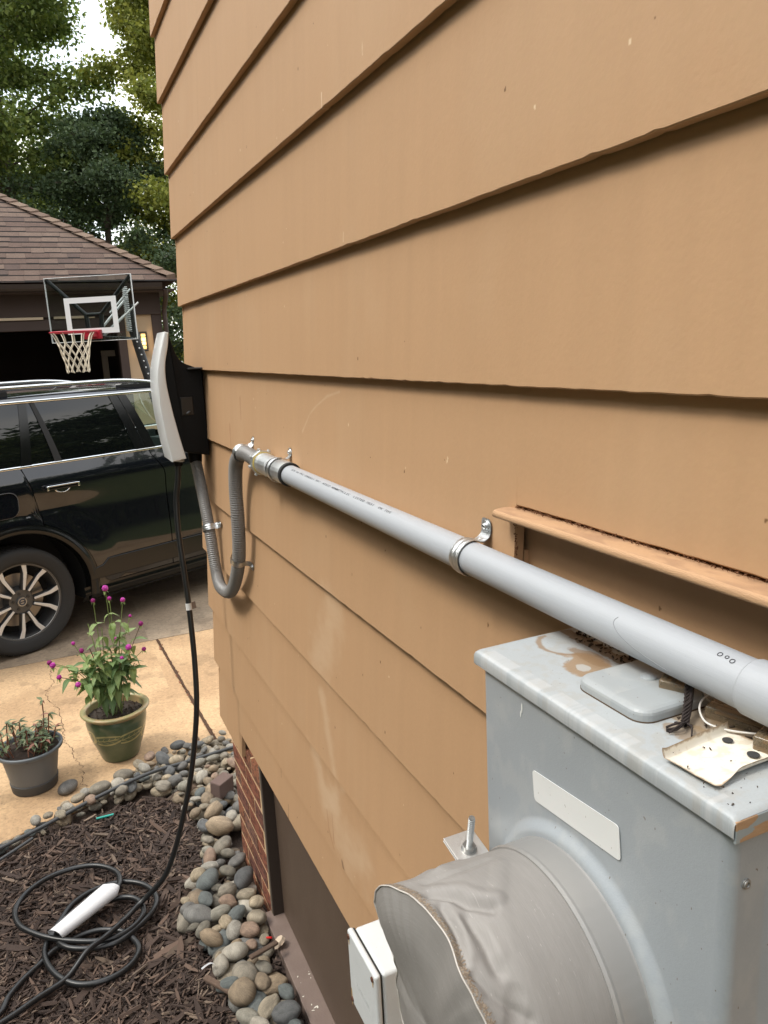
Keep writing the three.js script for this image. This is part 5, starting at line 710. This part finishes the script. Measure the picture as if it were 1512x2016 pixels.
  const mTyre = std([0.022, 0.0215, 0.021], 0.82, { bumpMap: rep(FINE, 4), bumpScale: 0.0008 }), mBarrel = std([0.10, 0.10, 0.10], 0.45, { metalness: 0.6 }), mFace = std([0.66, 0.655, 0.64], 0.36, { metalness: 0.35 }), mDark = phys([0.022, 0.023, 0.025], 0.35);
  const spokeMeshes = (() => { const dark = [], face = []; const bar = (a0, a1, a2, w, z, d, bev) => { const pt = (r, a) => [r * Math.cos(a), r * Math.sin(a)]; const A = pt(0.085, a0), B = pt(0.205, a1), C = pt(0.272, a2); const off = (p, q, w2) => { const dx = q[0] - p[0], dy = q[1] - p[1], l = Math.hypot(dx, dy); return [-dy / l * w2, dx / l * w2]; }; const n1 = off(A, B, w[0]), n2 = off(A, C, w[1]), n3 = off(B, C, w[2]); const poly = [[A[0] + n1[0], A[1] + n1[1]], [A[0] - n1[0], A[1] - n1[1]], [B[0] - n2[0], B[1] - n2[1]], [C[0] - n3[0], C[1] - n3[1]], [C[0] + n3[0], C[1] + n3[1]], [B[0] + n2[0], B[1] + n2[1]]]; const g = extrude(poly, d, bev, 2); g.translate(0, 0, z); return g; };
    for (let k = 0; k < 5; k++) for (const s of [-1, 1]) { const c = (62.5 + 72 * k) * Math.PI / 180, D = Math.PI / 180; dark.push(bar(c + s * 13 * D, c + s * 15 * D, c + s * 17.5 * D, [0.016, 0.014, 0.017], 0.050, 0.040, 0.004)); face.push(bar(c + s * 11.8 * D, c + s * 14.0 * D, c + s * 18 * D, [0.0075, 0.0125, 0.018], 0.088, 0.007, 0.002)); }
    return [merge(dark), merge(face)]; })();
  const barrel = new THREE.LatheGeometry([[0.262, 0.098], [0.276, 0.104], [0.278, 0.100], [0.2755, 0.092], [0.262, 0.082], [0.250, 0.04], [0.246, -0.09]].map((p) => new THREE.Vector2(...p)), 80).rotateX(Math.PI / 2);
  const lip = new THREE.LatheGeometry([[0.2625, 0.0925], [0.2665, 0.099], [0.2745, 0.1035], [0.2775, 0.1015]].map((p) => new THREE.Vector2(...p)), 90).rotateX(Math.PI / 2);
  const wheel = (x, s) => { const w = new THREE.Group(); w.name = 'wheel'; w.position.set(x, 0.379, s * 0.825); if (s < 0) w.rotation.y = Math.PI; car.add(w);
    part('tyre', [tyreG, ...tread], mTyre, w); part('rim', merge([barrel, cyl([0, 0, 0.02], [0, 0, 0.074], 0.105, 0.085, 30)]), mBarrel, w); part('rim_lip', lip, mFace, w); part('spokes', spokeMeshes[0], mDark, w); part('spoke_faces', spokeMeshes[1], mFace, w);
    part('brake_disc', cyl([0, 0, -0.02], [0, 0, 0.0], 0.19, 0.19, 50), std([0.35, 0.32, 0.29], 0.4, { metalness: 0.8 }), w); part('wheel_back', cyl([0, 0, -0.09], [0, 0, -0.05], 0.25, 0.25, 40), seal, w);
    const nuts = []; for (let i = 0; i < 5; i++) { const a = (26.5 + 72 * i) * Math.PI / 180; nuts.push(cyl([0.056 * Math.cos(a), 0.056 * Math.sin(a), 0.06], [0.056 * Math.cos(a), 0.056 * Math.sin(a), 0.080], 0.012, 0.011, 8)); } part('lug_nuts', nuts, mDark, w);
    part('hub_cap', [cyl([0, 0, 0.07], [0, 0, 0.092], 0.034, 0.032, 36)], std([0.35, 0.36, 0.37], 0.3, { metalness: 0.9 }), w); part('hub_emblem', [new THREE.TorusGeometry(0.0195, 0.0045, 8, 36).translate(0, 0, 0.0935), xf(new RoundedBoxGeometry(0.036, 0.0075, 0.003, 1, 0.001), [0, 0, 0.0935], [0, 0, 0.05]), xf(new THREE.ConeGeometry(0.006, 0.013, 3), [0.0205, 0.0205, 0.0935], [0, 0, -0.78])], std([0.03, 0.035, 0.05], 0.3), w); };
  for (const x of [0, 2.984]) for (const s of [1, -1]) wheel(x, s);
  part('wheel_well', [0, 2.984].flatMap((cx) => [1, -1].map((s) => mirror(grid(30, 2, (u, v) => { const a = mix(-14, 194, u) * Math.PI / 180; return [cx + 0.50 * Math.cos(a), 0.375 + 0.50 * Math.sin(a), mix(0.60, 0.955, v)]; }), s))), seal, car);
}

// ---------------------------------------------------------------- garage with its hip roof
{
  const Z = -12.0, gar = thing('garage', 'brown and tan garage with shingled hip roof and open door behind the car', 'garage', [0, 0, 0]);
  const mBr = std([0.052, 0.033, 0.028], 0.7, { bumpMap: rep(PEEL, 2), bumpScale: 0.001 }), mTan = std([0.52, 0.37, 0.235], 0.8, { bumpMap: rep(FINE, 3), bumpScale: 0.002 }), mDk = std([0.012, 0.009, 0.008], 0.9);
  const XL = -5.2, XR = 1.33, XO = 0.69, HD = 2.425, BK = -19;
  part('wall', [box(0.80, 1.20, 0, 2.66, Z - 0.2, Z + 0.0), box(XL, -4.4, 0, 2.66, Z - 0.2, Z), box(XR - 0.22, XR - 0.02, 0, 2.66, BK, Z - 0.03), box(XL, XL + 0.2, 0, 2.66, BK, Z - 0.2), box(XL, XR - 0.02, 0, 2.66, BK - 0.2, BK)], mTan, gar);
  part('corner_board', [box(1.185, XR, 0, 2.66, Z - 0.03, Z + 0.025, 0.004), box(XR - 0.02, XR + 0.004, 0, 2.66, Z - 0.17, Z - 0.03, 0.004)], mBr, gar);
  part('door_jamb', [box(XO, 0.805, 0, HD + 0.14, Z - 0.2, Z + 0.03, 0.004), box(-4.42, -4.3, 0, HD + 0.14, Z - 0.2, Z + 0.03, 0.004)], mBr, gar);
  part('header', [box(-4.3, XO, HD, HD + 0.14, Z - 0.16, Z + 0.028, 0.004), box(XL, XR - 0.1, HD + 0.14, 2.92, Z - 0.18, Z - 0.005), box(XL, XR, 2.60, 2.92, Z - 0.02, Z + 0.05, 0.004)], mBr, gar);
  part('header_trim', [box(-4.2, -0.275, 2.568, 2.603, Z + 0.045, Z + 0.062, 0.003), box(-0.14, 0.40, 2.572, 2.607, Z + 0.045, Z + 0.062, 0.003)], std([0.55, 0.45, 0.33], 0.7), gar);
  part('soffit', box(XL - 0.4, 1.50, 2.905, 2.93, BK - 0.4, Z + 0.40), mBr, gar);
  part('gutter', [xf(extrude([[0, 0], [0.075, 0], [0.10, 0.03], [0.115, 0.085], [0.105, 0.085], [0.09, 0.035], [0.07, 0.01], [0.01, 0.01], [0.01, 0.085], [0, 0.085]], 6.9), [XL - 0.35, 2.925, Z + 0.375], [0, 0, 0]).rotateY(0)].map((g) => { g.translate(-(XL - 0.35), -2.925, -(Z + 0.375)); g.rotateY(Math.PI / 2); g.scale(1, 1, -1); const q = g.toNonIndexed(), A = q.attributes.position.array; for (let i = 0; i < A.length; i += 9) for (let c = 0; c < 3; c++) { const t = A[i + 3 + c]; A[i + 3 + c] = A[i + 6 + c]; A[i + 6 + c] = t; } q.scale(1, 1, 1); q.computeVertexNormals(); q.rotateY(0); return q; }).map((g) => { const b = (g.computeBoundingBox(), g.boundingBox); g.translate(-b.min.x, -b.min.y, -b.min.z); const s = b.max.x - b.min.x > b.max.z - b.min.z; if (!s) { g.rotateY(-Math.PI / 2); g.computeBoundingBox(); g.translate(-g.boundingBox.min.x, 0, -g.boundingBox.min.z); } g.translate(XL - 0.38, 2.925, Z + 0.375); return g; }), phys([0.035, 0.024, 0.02], 0.45), gar);
  part('downspout', [tube([[1.36, 2.93, Z + 0.43], [1.37, 2.86, Z + 0.38], [1.385, 2.75, Z + 0.16], [1.375, 2.66, Z + 0.07], [1.375, 2.4, Z + 0.06], [1.375, 0.2, Z + 0.06]], 0.036, 60, 10)], mBr, gar);
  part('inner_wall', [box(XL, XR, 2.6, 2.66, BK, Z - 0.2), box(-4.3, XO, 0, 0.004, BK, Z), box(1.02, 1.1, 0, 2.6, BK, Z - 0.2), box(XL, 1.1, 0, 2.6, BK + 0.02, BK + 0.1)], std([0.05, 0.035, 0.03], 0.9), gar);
  part('inner_door_casing', [box(0.742, 1.0, 2.03, 2.145, -16.02, -15.95, 0.01), box(0.742, 0.855, 0, 2.03, -16.02, -15.95, 0.01)], std([0.62, 0.56, 0.47], 0.7), gar, 'pale casing of a door inside the dark garage');
  // shingles: every tab its own piece on the front slope, as far as can be told apart
  const pitch = 0.667, EY = 3.035, EZ = Z + 0.47, EX = 1.54, cs = 1 / Math.hypot(1, pitch);
  const at = (x, d, h = 0) => V(x, EY + pitch * d + h * cs, EZ - d - h * pitch * cs * -1 * -1);
  const tone = [[0.085, 0.052, 0.039], [0.105, 0.068, 0.051], [0.070, 0.044, 0.035], [0.12, 0.080, 0.060], [0.092, 0.057, 0.043]];
  const ms = tone.map((t, k) => std([1, 1, 1], 0.95, { map: texture(64, 64, (u, v) => t.map((x) => x * (0.6 + 0.75 * vn(u * 60 + k * 7, v * 60)) * (0.85 + 0.3 * fbm(u * 4 + k, v * 4, 3)))), bumpMap: rep(FINE, 1), bumpScale: 0.004 })), mCore = std([0.012, 0.010, 0.009], 1), mRidge = [[0.15, 0.10, 0.072], [0.175, 0.122, 0.088], [0.13, 0.085, 0.062]].map((t, k) => std([1, 1, 1], 0.95, { map: texture(64, 64, (u, v) => t.map((x) => x * (0.6 + 0.75 * vn(u * 60 + k * 17, v * 60)))), bumpMap: rep(FINE, 1), bumpScale: 0.004 }));
  const roof = part('roof', (() => { const l = 5.0; const q = (a, b, c, d) => { const g = new THREE.BufferGeometry(); g.setAttribute('position', new THREE.Float32BufferAttribute([...a, ...b, ...c, ...a, ...c, ...d].flatMap((v) => v.toArray ? v.toArray() : v), 3)); g.computeVertexNormals(); return g; }; const top = at(EX - 3.37, 3.37), topL = at(XL - 0.4 + 3.37, 3.37); const A = at(XL - 0.4, 0), B = at(EX, 0); const back = EZ - 8.0; const Tb = V(top.x, top.y, back + 3.37), TbL = V(topL.x, topL.y, back + 3.37), Bb = V(EX, EY, back), Ab = V(XL - 0.4, EY, back); return merge([q([A], [B], [top], [topL]), q([B], [Bb], [Tb], [top]), q([Bb], [Ab], [TbL], [Tb]), q([Ab], [A], [topL], [TbL])]); })(), ms[0], gar);
  const gs = mulberry(808), exp = 0.132; const rest = []; const tabs = [];
  const tabGeo = (x0, x1, d0, d1, th) => { const hx = (d) => EX - d + 0.02; const a0 = x0, b0 = Math.min(x1, hx(d0)), a1 = x0, b1 = Math.min(x1, hx(d1)); if (b0 - a0 < 0.02) return null; const B1 = Math.max(a1 + 0.004, b1); const P = [at(a0, d0, th), at(b0, d0, th), at(B1, d1, 0.003), at(a1, d1, 0.003), at(a0, d0, 0.0005), at(b0, d0, 0.0005)]; const o = at((a0 + b0) / 2, d0); const pos = [], uv = []; const tri = (i, j, k) => { for (const n of [i, j, k]) { const p = P[n]; pos.push(p.x - o.x, p.y - o.y, p.z - o.z); uv.push((p.x - o.x) * 4 + x0 * 3.1, (d0 + (n === 2 || n === 3 ? exp : 0)) * 4); } }; tri(0, 1, 2); tri(0, 2, 3); tri(4, 5, 1); tri(4, 1, 0); tri(4, 0, 3); tri(5, 2, 1); const g = new THREE.BufferGeometry(); g.setAttribute('position', new THREE.Float32BufferAttribute(pos, 3)); g.setAttribute('uv', new THREE.Float32BufferAttribute(uv, 2)); g.addGroup(0, 6, 0); g.addGroup(6, 12, 1); g.computeVertexNormals(); return [g, o]; };
  for (let r = 0; r < 25; r++) { const d0 = r * exp; let x = EX - d0 + 0.05 - R(0, 0.25, gs); const far = -5.4 + d0; while (x > far) { const w = R(0.15, 0.34, gs), d = d0 - R(-0.004, 0.008, gs), t = tabGeo(x - w, x + (x > EX - d0 - 0.3 ? 0.3 : 0) - 0.004, d, d0 + exp + 0.02, R(0.020, 0.034, gs)); if (t) { tabs.push({ t, x, r }); } x -= w; } }
  tabs.sort((a, b) => b.x - a.x); tabs.forEach((q, i) => { if (i < 300) { const m = part('shingle', q.t[0], [ms[Math.floor(gs() * 5)], mCore], roof); m.position.copy(q.t[1]); } else rest.push(q.t[0].translate(...q.t[1].toArray())); });
  part('far_shingles', rest, ms[1], roof).userData.kind = 'stuff';
  for (let i = 0; i < 24; i++) { const d = 0.02 + i * 0.135, c = at(EX - d, d, 0), u = at(EX - d - 0.18, d + 0.18, 0); const L = 0.1; const pL = (b, k) => b.clone().add(V(-0.125 + 0.0, 0.006 + k, 0.0)), pR = (b, k) => b.clone().add(V(0.0, 0.004 + k, -0.125)); const b0 = c.clone().add(V(0, 0.085, 0)), b1 = u.clone().add(V(0, 0.055, 0)); const P = [pL(c, 0.058), b0, b1, pL(u, 0.030), pR(c, 0.058), pR(u, 0.030), c.clone().add(V(-0.125, -0.005, 0)), c]; const pos = []; const o = c; const q = (a, b, cc, dd) => { for (const n of [a, b, cc, a, cc, dd]) pos.push(P[n].x - o.x, P[n].y - o.y, P[n].z - o.z); }; q(0, 1, 2, 3); q(1, 4, 5, 2); q(6, 7, 1, 0); const g = new THREE.BufferGeometry(); g.setAttribute('position', new THREE.Float32BufferAttribute(pos, 3)); const uv = []; for (let k = 0; k < pos.length; k += 3) uv.push(pos[k] * 5 + i * 0.37, pos[k + 2] * 5); g.setAttribute('uv', new THREE.Float32BufferAttribute(uv, 2)); g.computeVertexNormals(); const m = part('ridge_shingle', g, mRidge[i % 3], roof); m.position.copy(o); }
  // lit wall lantern on the tan post
  const lan = thing('wall_lantern', 'lit black wall lantern on the tan garage post', 'lantern', [1.03, 2.22, Z + 0.02]);
  part('frame', [box(-0.05, 0.05, 0.115, 0.135, 0.02, 0.13, 0.004), box(-0.05, 0.05, -0.145, -0.12, 0.02, 0.13, 0.004), ...[[-0.046, 0.024], [0.046, 0.024], [-0.046, 0.126], [0.046, 0.126]].map(([x, z]) => box(x - 0.005, x + 0.005, -0.12, 0.115, z - 0.005, z + 0.005)), ...[-0.06, 0.0, 0.06].map((y) => box(-0.05, 0.05, y - 0.006, y + 0.006, 0.121, 0.129)), box(-0.035, 0.035, -0.1, 0.1, 0.0, 0.02, 0.004)], std([0.012, 0.011, 0.011], 0.5), lan);
  part('lamp_glass', box(-0.03, 0.03, -0.11, 0.105, 0.045, 0.105, 0.01), new THREE.MeshStandardMaterial({ color: lin(0.8, 0.6, 0.3), emissive: lin(1.0, 0.62, 0.2), emissiveIntensity: 0.8, roughness: 0.5 }), lan);
  const pl = new THREE.PointLight(new THREE.Color(1, 0.68, 0.32), 0.04, 6, 2); pl.position.set(0, 0, 0.16); pl.castShadow = true; lan.add(pl); pl.name = 'lantern_light';
}

// ---------------------------------------------------------------- basketball hoop behind the car
{
  const rim = V(-0.06, 2.302, -9.2), nx = -0.49, nz = 0.872, e = V(nz, 0, -nx), n = V(nx, 0, nz);   // n: way the board faces
  const hoop = thing('basketball_hoop', 'portable basketball hoop with clear backboard and red rim behind the car', 'basketball hoop', [rim.x, 0, rim.z]);
  const B = V(0, 0, 0).addScaledVector(n, -0.37).addScaledVector(e, 0.07), by = 2.302 + 0.255;
  const M = new THREE.Matrix4().makeBasis(e, V(0, 1, 0), n).setPosition(B.x, by, B.z); const put = (g) => g.applyMatrix4(M);
  const BW = 1.0, BH = 0.70, acr = phys([0.80, 0.83, 0.82], 0.04, { transmission: 1, thickness: 0, ior: 1.45 }), white = std([0.75, 0.75, 0.74], 0.5), blk = std([0.012, 0.012, 0.013], 0.5), gr = std([0.58, 0.59, 0.59], 0.45, { metalness: 0.2 });
  part('backboard', put(box(-BW / 2, BW / 2, -BH / 2, BH / 2, -0.004, 0.004)), acr, hoop);
  const fr = 0.007; part('board_frame', [box(-BW / 2 - fr, BW / 2 + fr, BH / 2, BH / 2 + fr, -0.012, 0.012, 0.003), box(-BW / 2 - fr, BW / 2 + fr, -BH / 2 - fr, -BH / 2, -0.012, 0.012, 0.003), box(-BW / 2 - fr, -BW / 2, -BH / 2, BH / 2, -0.012, 0.012, 0.003), box(BW / 2, BW / 2 + fr, -BH / 2, BH / 2, -0.012, 0.012, 0.003)].map(put), std([0.50, 0.51, 0.51], 0.4, { metalness: 0.3 }), hoop);
  const sw = 0.275, s0 = -0.27, s1 = 0.13, st = 0.06; part('target_square', [box(-sw - st / 2, sw + st / 2, s1 - st, s1, 0.005, 0.0062), box(-sw - st / 2, sw + st / 2, s0, s0 + st, 0.005, 0.0062), box(-sw - st / 2, -sw + st / 2, s0 + st, s1 - st, 0.005, 0.0062), box(sw - st / 2, sw + st / 2, s0 + st, s1 - st, 0.005, 0.0062)].map(put), white, hoop);
  // black braces behind the board run from its corners to the centre mount, then to the lift arms
  const br = (a, b, r = 0.023) => put(cyl(a, b, r, r, 8)); part('brace', [br([-0.49, 0.34, -0.02], [-0.09, -0.06, -0.05]), br([0.49, 0.34, -0.02], [0.09, -0.06, -0.05]), br([-0.09, -0.06, -0.05], [-0.075, -0.28, -0.04], 0.026), br([0.09, -0.06, -0.05], [0.075, -0.28, -0.04], 0.026), br([-0.09, -0.06, -0.05], [0.09, -0.06, -0.05]), br([0.06, -0.31, -0.03], [0.5, -0.35, -0.02], 0.014)], blk, hoop);
  part('lift_arm', [br([0.05, -0.24, -0.05], [0.26, 0.14, -0.42], 0.014), br([0.07, -0.30, -0.05], [0.33, 0.03, -0.42], 0.012), br([0.17, -0.05, -0.10], [0.33, 0.22, -0.36], 0.010), br([0.10, -0.30, -0.05], [0.47, 0.06, -0.22], 0.010)], gr, hoop);
  part('mount_plate', put(box(-0.10, 0.10, -0.33, -0.23, 0.004, 0.05, 0.006)), std([0.33, 0.012, 0.022], 0.45), hoop);
  const rimM = std([0.40, 0.012, 0.03], 0.4); part('rim', [new THREE.TorusGeometry(0.2286, 0.0095, 10, 60).rotateX(Math.PI / 2).translate(0, 2.302, 0), put(box(-0.07, 0.07, -0.263, -0.249, 0.04, 0.16, 0.003)), put(box(-0.09, 0.09, -0.33, -0.24, 0.03, 0.052, 0.004)), put(xf(new RoundedBoxGeometry(0.13, 0.05, 0.13, 2, 0.01), [0, -0.285, 0.09]))], rimM, hoop);
  // net of crossing cords
  const cords = []; const NR = (t) => mix(0.222, 0.105, Math.pow(t, 0.62)) + 0.012 * sstep(0.75, 1, t); for (let i = 0; i < 12; i++) for (const s of [-1, 1]) { const p = []; for (let k = 0; k <= 16; k++) { const t = k / 16, a = i * Math.PI / 6 + s * (t < 0.25 ? 0.06 * t : 0.015 + (t - 0.25) * 1.55); p.push([NR(t) * Math.cos(a) + 0.012 * t, 2.292 - 0.42 * t + 0.006 * Math.sin(i * 2.1 + t * 5), NR(t) * Math.sin(a)]); } cords.push(tube(p, 0.0052, 26, 5)); }
  part('net', cords, std([0.68, 0.60, 0.47], 0.9), hoop);
  part('pole', [put(cyl([0.28, 0.05, -0.40], [0.30, -0.35, -0.42], 0.045, 0.045, 10)), put(cyl([0.29, -0.25, -0.42], [0.47, -1.05, -0.40], 0.052, 0.055, 12)), put(cyl([0.47, -1.05, -0.40], [0.92, -2.45, -0.4], 0.055, 0.06, 12))], blk, hoop);
  const coil = []; for (let k = 0; k <= 280; k++) { const t = k / 280, a = t * 24 * 6.2832; coil.push([0.30 + 0.026 * Math.cos(a), 0.24 - 0.50 * t, -0.28 + 0.03 * Math.sin(a)]); } part('spring', put(tube(coil, 0.006, 700, 5)), gr, hoop);
  part('pole_bolts', Array.from({ length: 9 }, (_, k) => put(xf(new THREE.SphereGeometry(0.010, 8, 6), [0.345 + k * 0.018, -0.38 - k * 0.075, -0.362]))), gr, hoop);
  part('base', put(xf(new RoundedBoxGeometry(1.0, 0.18, 0.7, 3, 0.08), [0.95, -2.42, -0.45])), blk, hoop);
}

// ---------------------------------------------------------------- trees
{
  const leafG = (() => { const g = new THREE.BufferGeometry(); const P = [[0, 0, 0], [0.5, 0.06, 0.32], [1, -0.08, 0], [0.5, 0.06, -0.32], [0.5, 0, 0]]; const I = [0, 1, 4, 1, 2, 4, 2, 3, 4, 3, 0, 4]; g.setAttribute('position', new THREE.Float32BufferAttribute(P.flat(), 3)); g.setIndex(I); const n = g.toNonIndexed(); n.computeVertexNormals(); return n; })();
  const barkM = std([0.06, 0.045, 0.033], 0.95);
  const mk = (c) => phys([1, 1, 1], 0.6, { side: THREE.DoubleSide, transmission: 0.58, thickness: 0, specularIntensity: 0.3, color: lin(...c) });
  const tree = (name, label, cat, x, z, h, cw, y0, count, leaf, colors, seed, opt = {}) => {
    const gs = mulberry(seed), t = thing(name, label, cat, [x, -0.1, z], opt.group); const trunk = [], br = []; const lean = R(-0.05, 0.05, gs);
    const tp = [[0, 0, 0], [lean * h * 0.3, h * 0.35, 0.1], [lean * h * 0.6, h * 0.7, -0.1], [lean * h, h * 0.93, 0]]; const tc = new THREE.CatmullRomCurve3(tp.map((p) => V(...p)));
    trunk.push(grid(10, 30, (u, v) => { const p = tc.getPoint(v), r = (opt.r ?? h * 0.018) * (1 - 0.85 * v), a = u * 6.2832; return [p.x + r * Math.cos(a), p.y, p.z - r * Math.sin(a)]; }));
    const nb = opt.branches ?? 26, tips = [];
    for (let i = 0; i < nb; i++) { const s = mix(y0 / h, 0.97, Math.pow((i + 0.5) / nb, 0.9)), p = tc.getPoint(s), a = i * 2.399 + R(-0.4, 0.4, gs), prof = Math.pow(Math.sin(Math.PI * mix(0.18, 0.96, (s - y0 / h) / (1 - y0 / h))), 0.7), L = cw * prof * R(0.62, 1.08, gs); const q = V(p.x + L * Math.cos(a), p.y + L * R(0.05, 0.5, gs), p.z + L * Math.sin(a)); const mid = p.clone().lerp(q, 0.5).add(V(R(-0.2, 0.2, gs), R(0, 0.3, gs), R(-0.2, 0.2, gs))); const c = new THREE.CatmullRomCurve3([p, mid, q]); br.push(new THREE.TubeGeometry(c, 8, 0.012 + 0.012 * cw * 0.4, 5)); for (let k = 0; k < 5; k++) tips.push([c.getPoint(mix(0.3, 1, k / 4)), L]); }
    part('trunk', trunk, barkM, t); part('branches', br, barkM, t);
    const mats = colors.map(mk), per = Math.floor(count / colors.length), m = new THREE.Matrix4(), qt = new THREE.Quaternion(), col = new THREE.Color();
    colors.forEach((c, ci) => { const im = new THREE.InstancedMesh(leafG, mats[ci], per); for (let i = 0; i < per; i++) { const [tp2, L] = tips[Math.floor(gs() * tips.length)], cl = opt.clump ?? 0.55; const spread = cl * (0.35 + 0.75 * gs()); const th = gs() * 6.2832, ph = Math.acos(2 * gs() - 1); const rr = spread * Math.cbrt(gs()); const S = leaf * R(0.6, 1.25, gs); qt.setFromEuler(new THREE.Euler(R(-1.5, 1.5, gs), gs() * 6.2832, R(-1.3, 0.5, gs))); m.compose(V(tp2.x + rr * Math.sin(ph) * Math.cos(th), tp2.y + rr * Math.cos(ph) * 0.75 - 0.05, tp2.z + rr * Math.sin(ph) * Math.sin(th)), qt, V(S, S, S)); im.setMatrixAt(i, m); const k = R(0.7, 1.3, gs); col.setRGB(k, k, k * R(0.8, 1.1, gs)); im.setColorAt(i, col); } part_('crown', im, t); });
    return t;
  };
  const part_ = (n, im, t) => { im.name = n; shade(im); im.userData.kind = 'stuff'; t.add(im); };
  const G1 = [[0.155, 0.205, 0.045], [0.20, 0.245, 0.055], [0.11, 0.16, 0.04]], G2 = [[0.25, 0.275, 0.05], [0.20, 0.235, 0.046], [0.29, 0.30, 0.055]], G3 = [[0.075, 0.115, 0.05], [0.10, 0.145, 0.065], [0.058, 0.095, 0.045]];
  tree('tall_tree', 'tall loose green tree rising above the garage roof left of the sky gap', 'tree', -0.5, -23.5, 17.0, 3.0, 1.5, 105000, 0.13, G1, 11, { branches: 70, clump: 0.75 });
  tree('tall_tree', 'yellow green tree at the house corner right of the sky gap', 'tree', 3.75, -21.0, 14.0, 1.7, 1.5, 65000, 0.115, G2, 23, { branches: 50, clump: 0.6 });
  tree('tall_tree', 'darker green tree at the far left frame edge above the roof', 'tree', -5.6, -22.0, 15.5, 3.4, 2.0, 40000, 0.15, G1, 31, { branches: 40, clump: 0.8 });
  tree('evergreen_tree', 'dark evergreen with dense small leaves just behind the roof slope', 'tree', 1.5, -21.5, 8.4, 2.3, 0.8, 50000, 0.10, G3, 43, { branches: 46, clump: 0.6 });
  tree('evergreen_tree', 'dark leafy shrub beside the garage downspout at the house corner', 'shrub', 3.0, -15.2, 4.8, 1.3, 0.2, 45000, 0.07, G3, 57, { branches: 36, clump: 0.42, r: 0.05 });
  tree('tall_tree', 'mid green tree filling in low behind the roof at the left', 'tree', -2.4, -28.0, 13.0, 4.6, 1.0, 45000, 0.15, G1, 71, { branches: 40, clump: 0.8 });
  // trees of the side yard, out of the frame, that the car body and its windows mirror
  const g1 = 'side yard trees mirrored in the car', l1 = 'side yard tree out of the frame mirrored in the car windows';
  [[6.0, 2.5, 8.4], [8.5, -1.5, 9.0], [10.5, 3.5, 10], [12.5, -6.0, 9.4], [7.5, 6.5, 9.4]].forEach(([x, z, h], i) => tree('yard_tree', l1, 'tree', x, z, h, h * 0.31, 0.4, 14000, 0.27, i % 2 ? G3 : G1, 81 + i, { branches: 34, clump: 0.95, group: g1 }));
  const g3 = 'front yard shrubs mirrored in the car door', l3 = 'low shrub out of the frame mirrored in the car door';
  [[2.9, -2.3, 1.5], [4.2, -2.0, 1.7], [5.6, -2.5, 1.6], [3.6, -0.9, 1.7], [5.2, -0.6, 1.8]].forEach(([x, z, h], i) => tree('yard_shrub', l3, 'shrub', x, z, h, 0.85, 0.05, 7000, 0.11, i % 2 ? G1 : G3, 131 + i, { branches: 24, clump: 0.35, r: 0.03, group: g3 }));
  // the tree line along the boundary, out of the frame to the left, that keeps low sky light off the wall
  const g2 = 'boundary trees left of the frame', l2 = 'boundary tree out of the frame shading the siding wall';
  [[-7.5, -12.0, 8.0], [-8.2, -7.6, 8.4], [-7.6, -3.4, 8], [-8.4, 0.8, 8.6], [-7.8, 5.2, 8], [-6.8, 9.6, 8], [-9.8, -9.8, 8.4], [-10.2, -5.4, 8.2], [-10.0, -1.2, 8.4], [-10.2, 3.0, 8.2], [-9.4, 7.4, 8.4]].forEach(([x, z, h], i) => tree('boundary_tree', l2, 'tree', x, z, h, h * 0.30, 0.3, 15000, 0.3, i % 2 ? G3 : G1, 101 + i, { branches: 40, clump: 0.95, group: g2 }));
  // clipped hedge under those trees
  const hedge = thing('clipped_hedge', 'clipped green hedge out of the frame to the left of the patio', 'hedge', [-6.1, -0.1, -1]);
  part('branches', box(-0.45, 0.45, 0, 2.3, -11, 11, 0.1), std([0.018, 0.024, 0.010], 1), hedge);
  const gs = mulberry(515), N = 36000, im = new THREE.InstancedMesh(leafG, mk([0.07, 0.11, 0.035]), N), m = new THREE.Matrix4(), q = new THREE.Quaternion(), c = new THREE.Color();
  for (let k = 0; k < N; k++) { const f = gs(), x = f < 0.62 ? R(0.36, 0.62, gs) : R(-0.5, 0.6, gs), y = f < 0.62 ? R(0.02, 2.45, gs) : R(2.25, 2.55, gs), S = R(0.05, 0.10, gs); q.setFromEuler(new THREE.Euler(R(-1.4, 1.4, gs), gs() * 6.2832, R(-1.2, 1.2, gs))); m.compose(V(x, y, R(-11.1, 11.1, gs)), q, V(S, S, S)); im.setMatrixAt(k, m); const t = R(0.65, 1.3, gs); c.setRGB(t, t, t); im.setColorAt(k, c); }
  part_('leaves', im, hedge);
}
renderer.render(scene, camera);
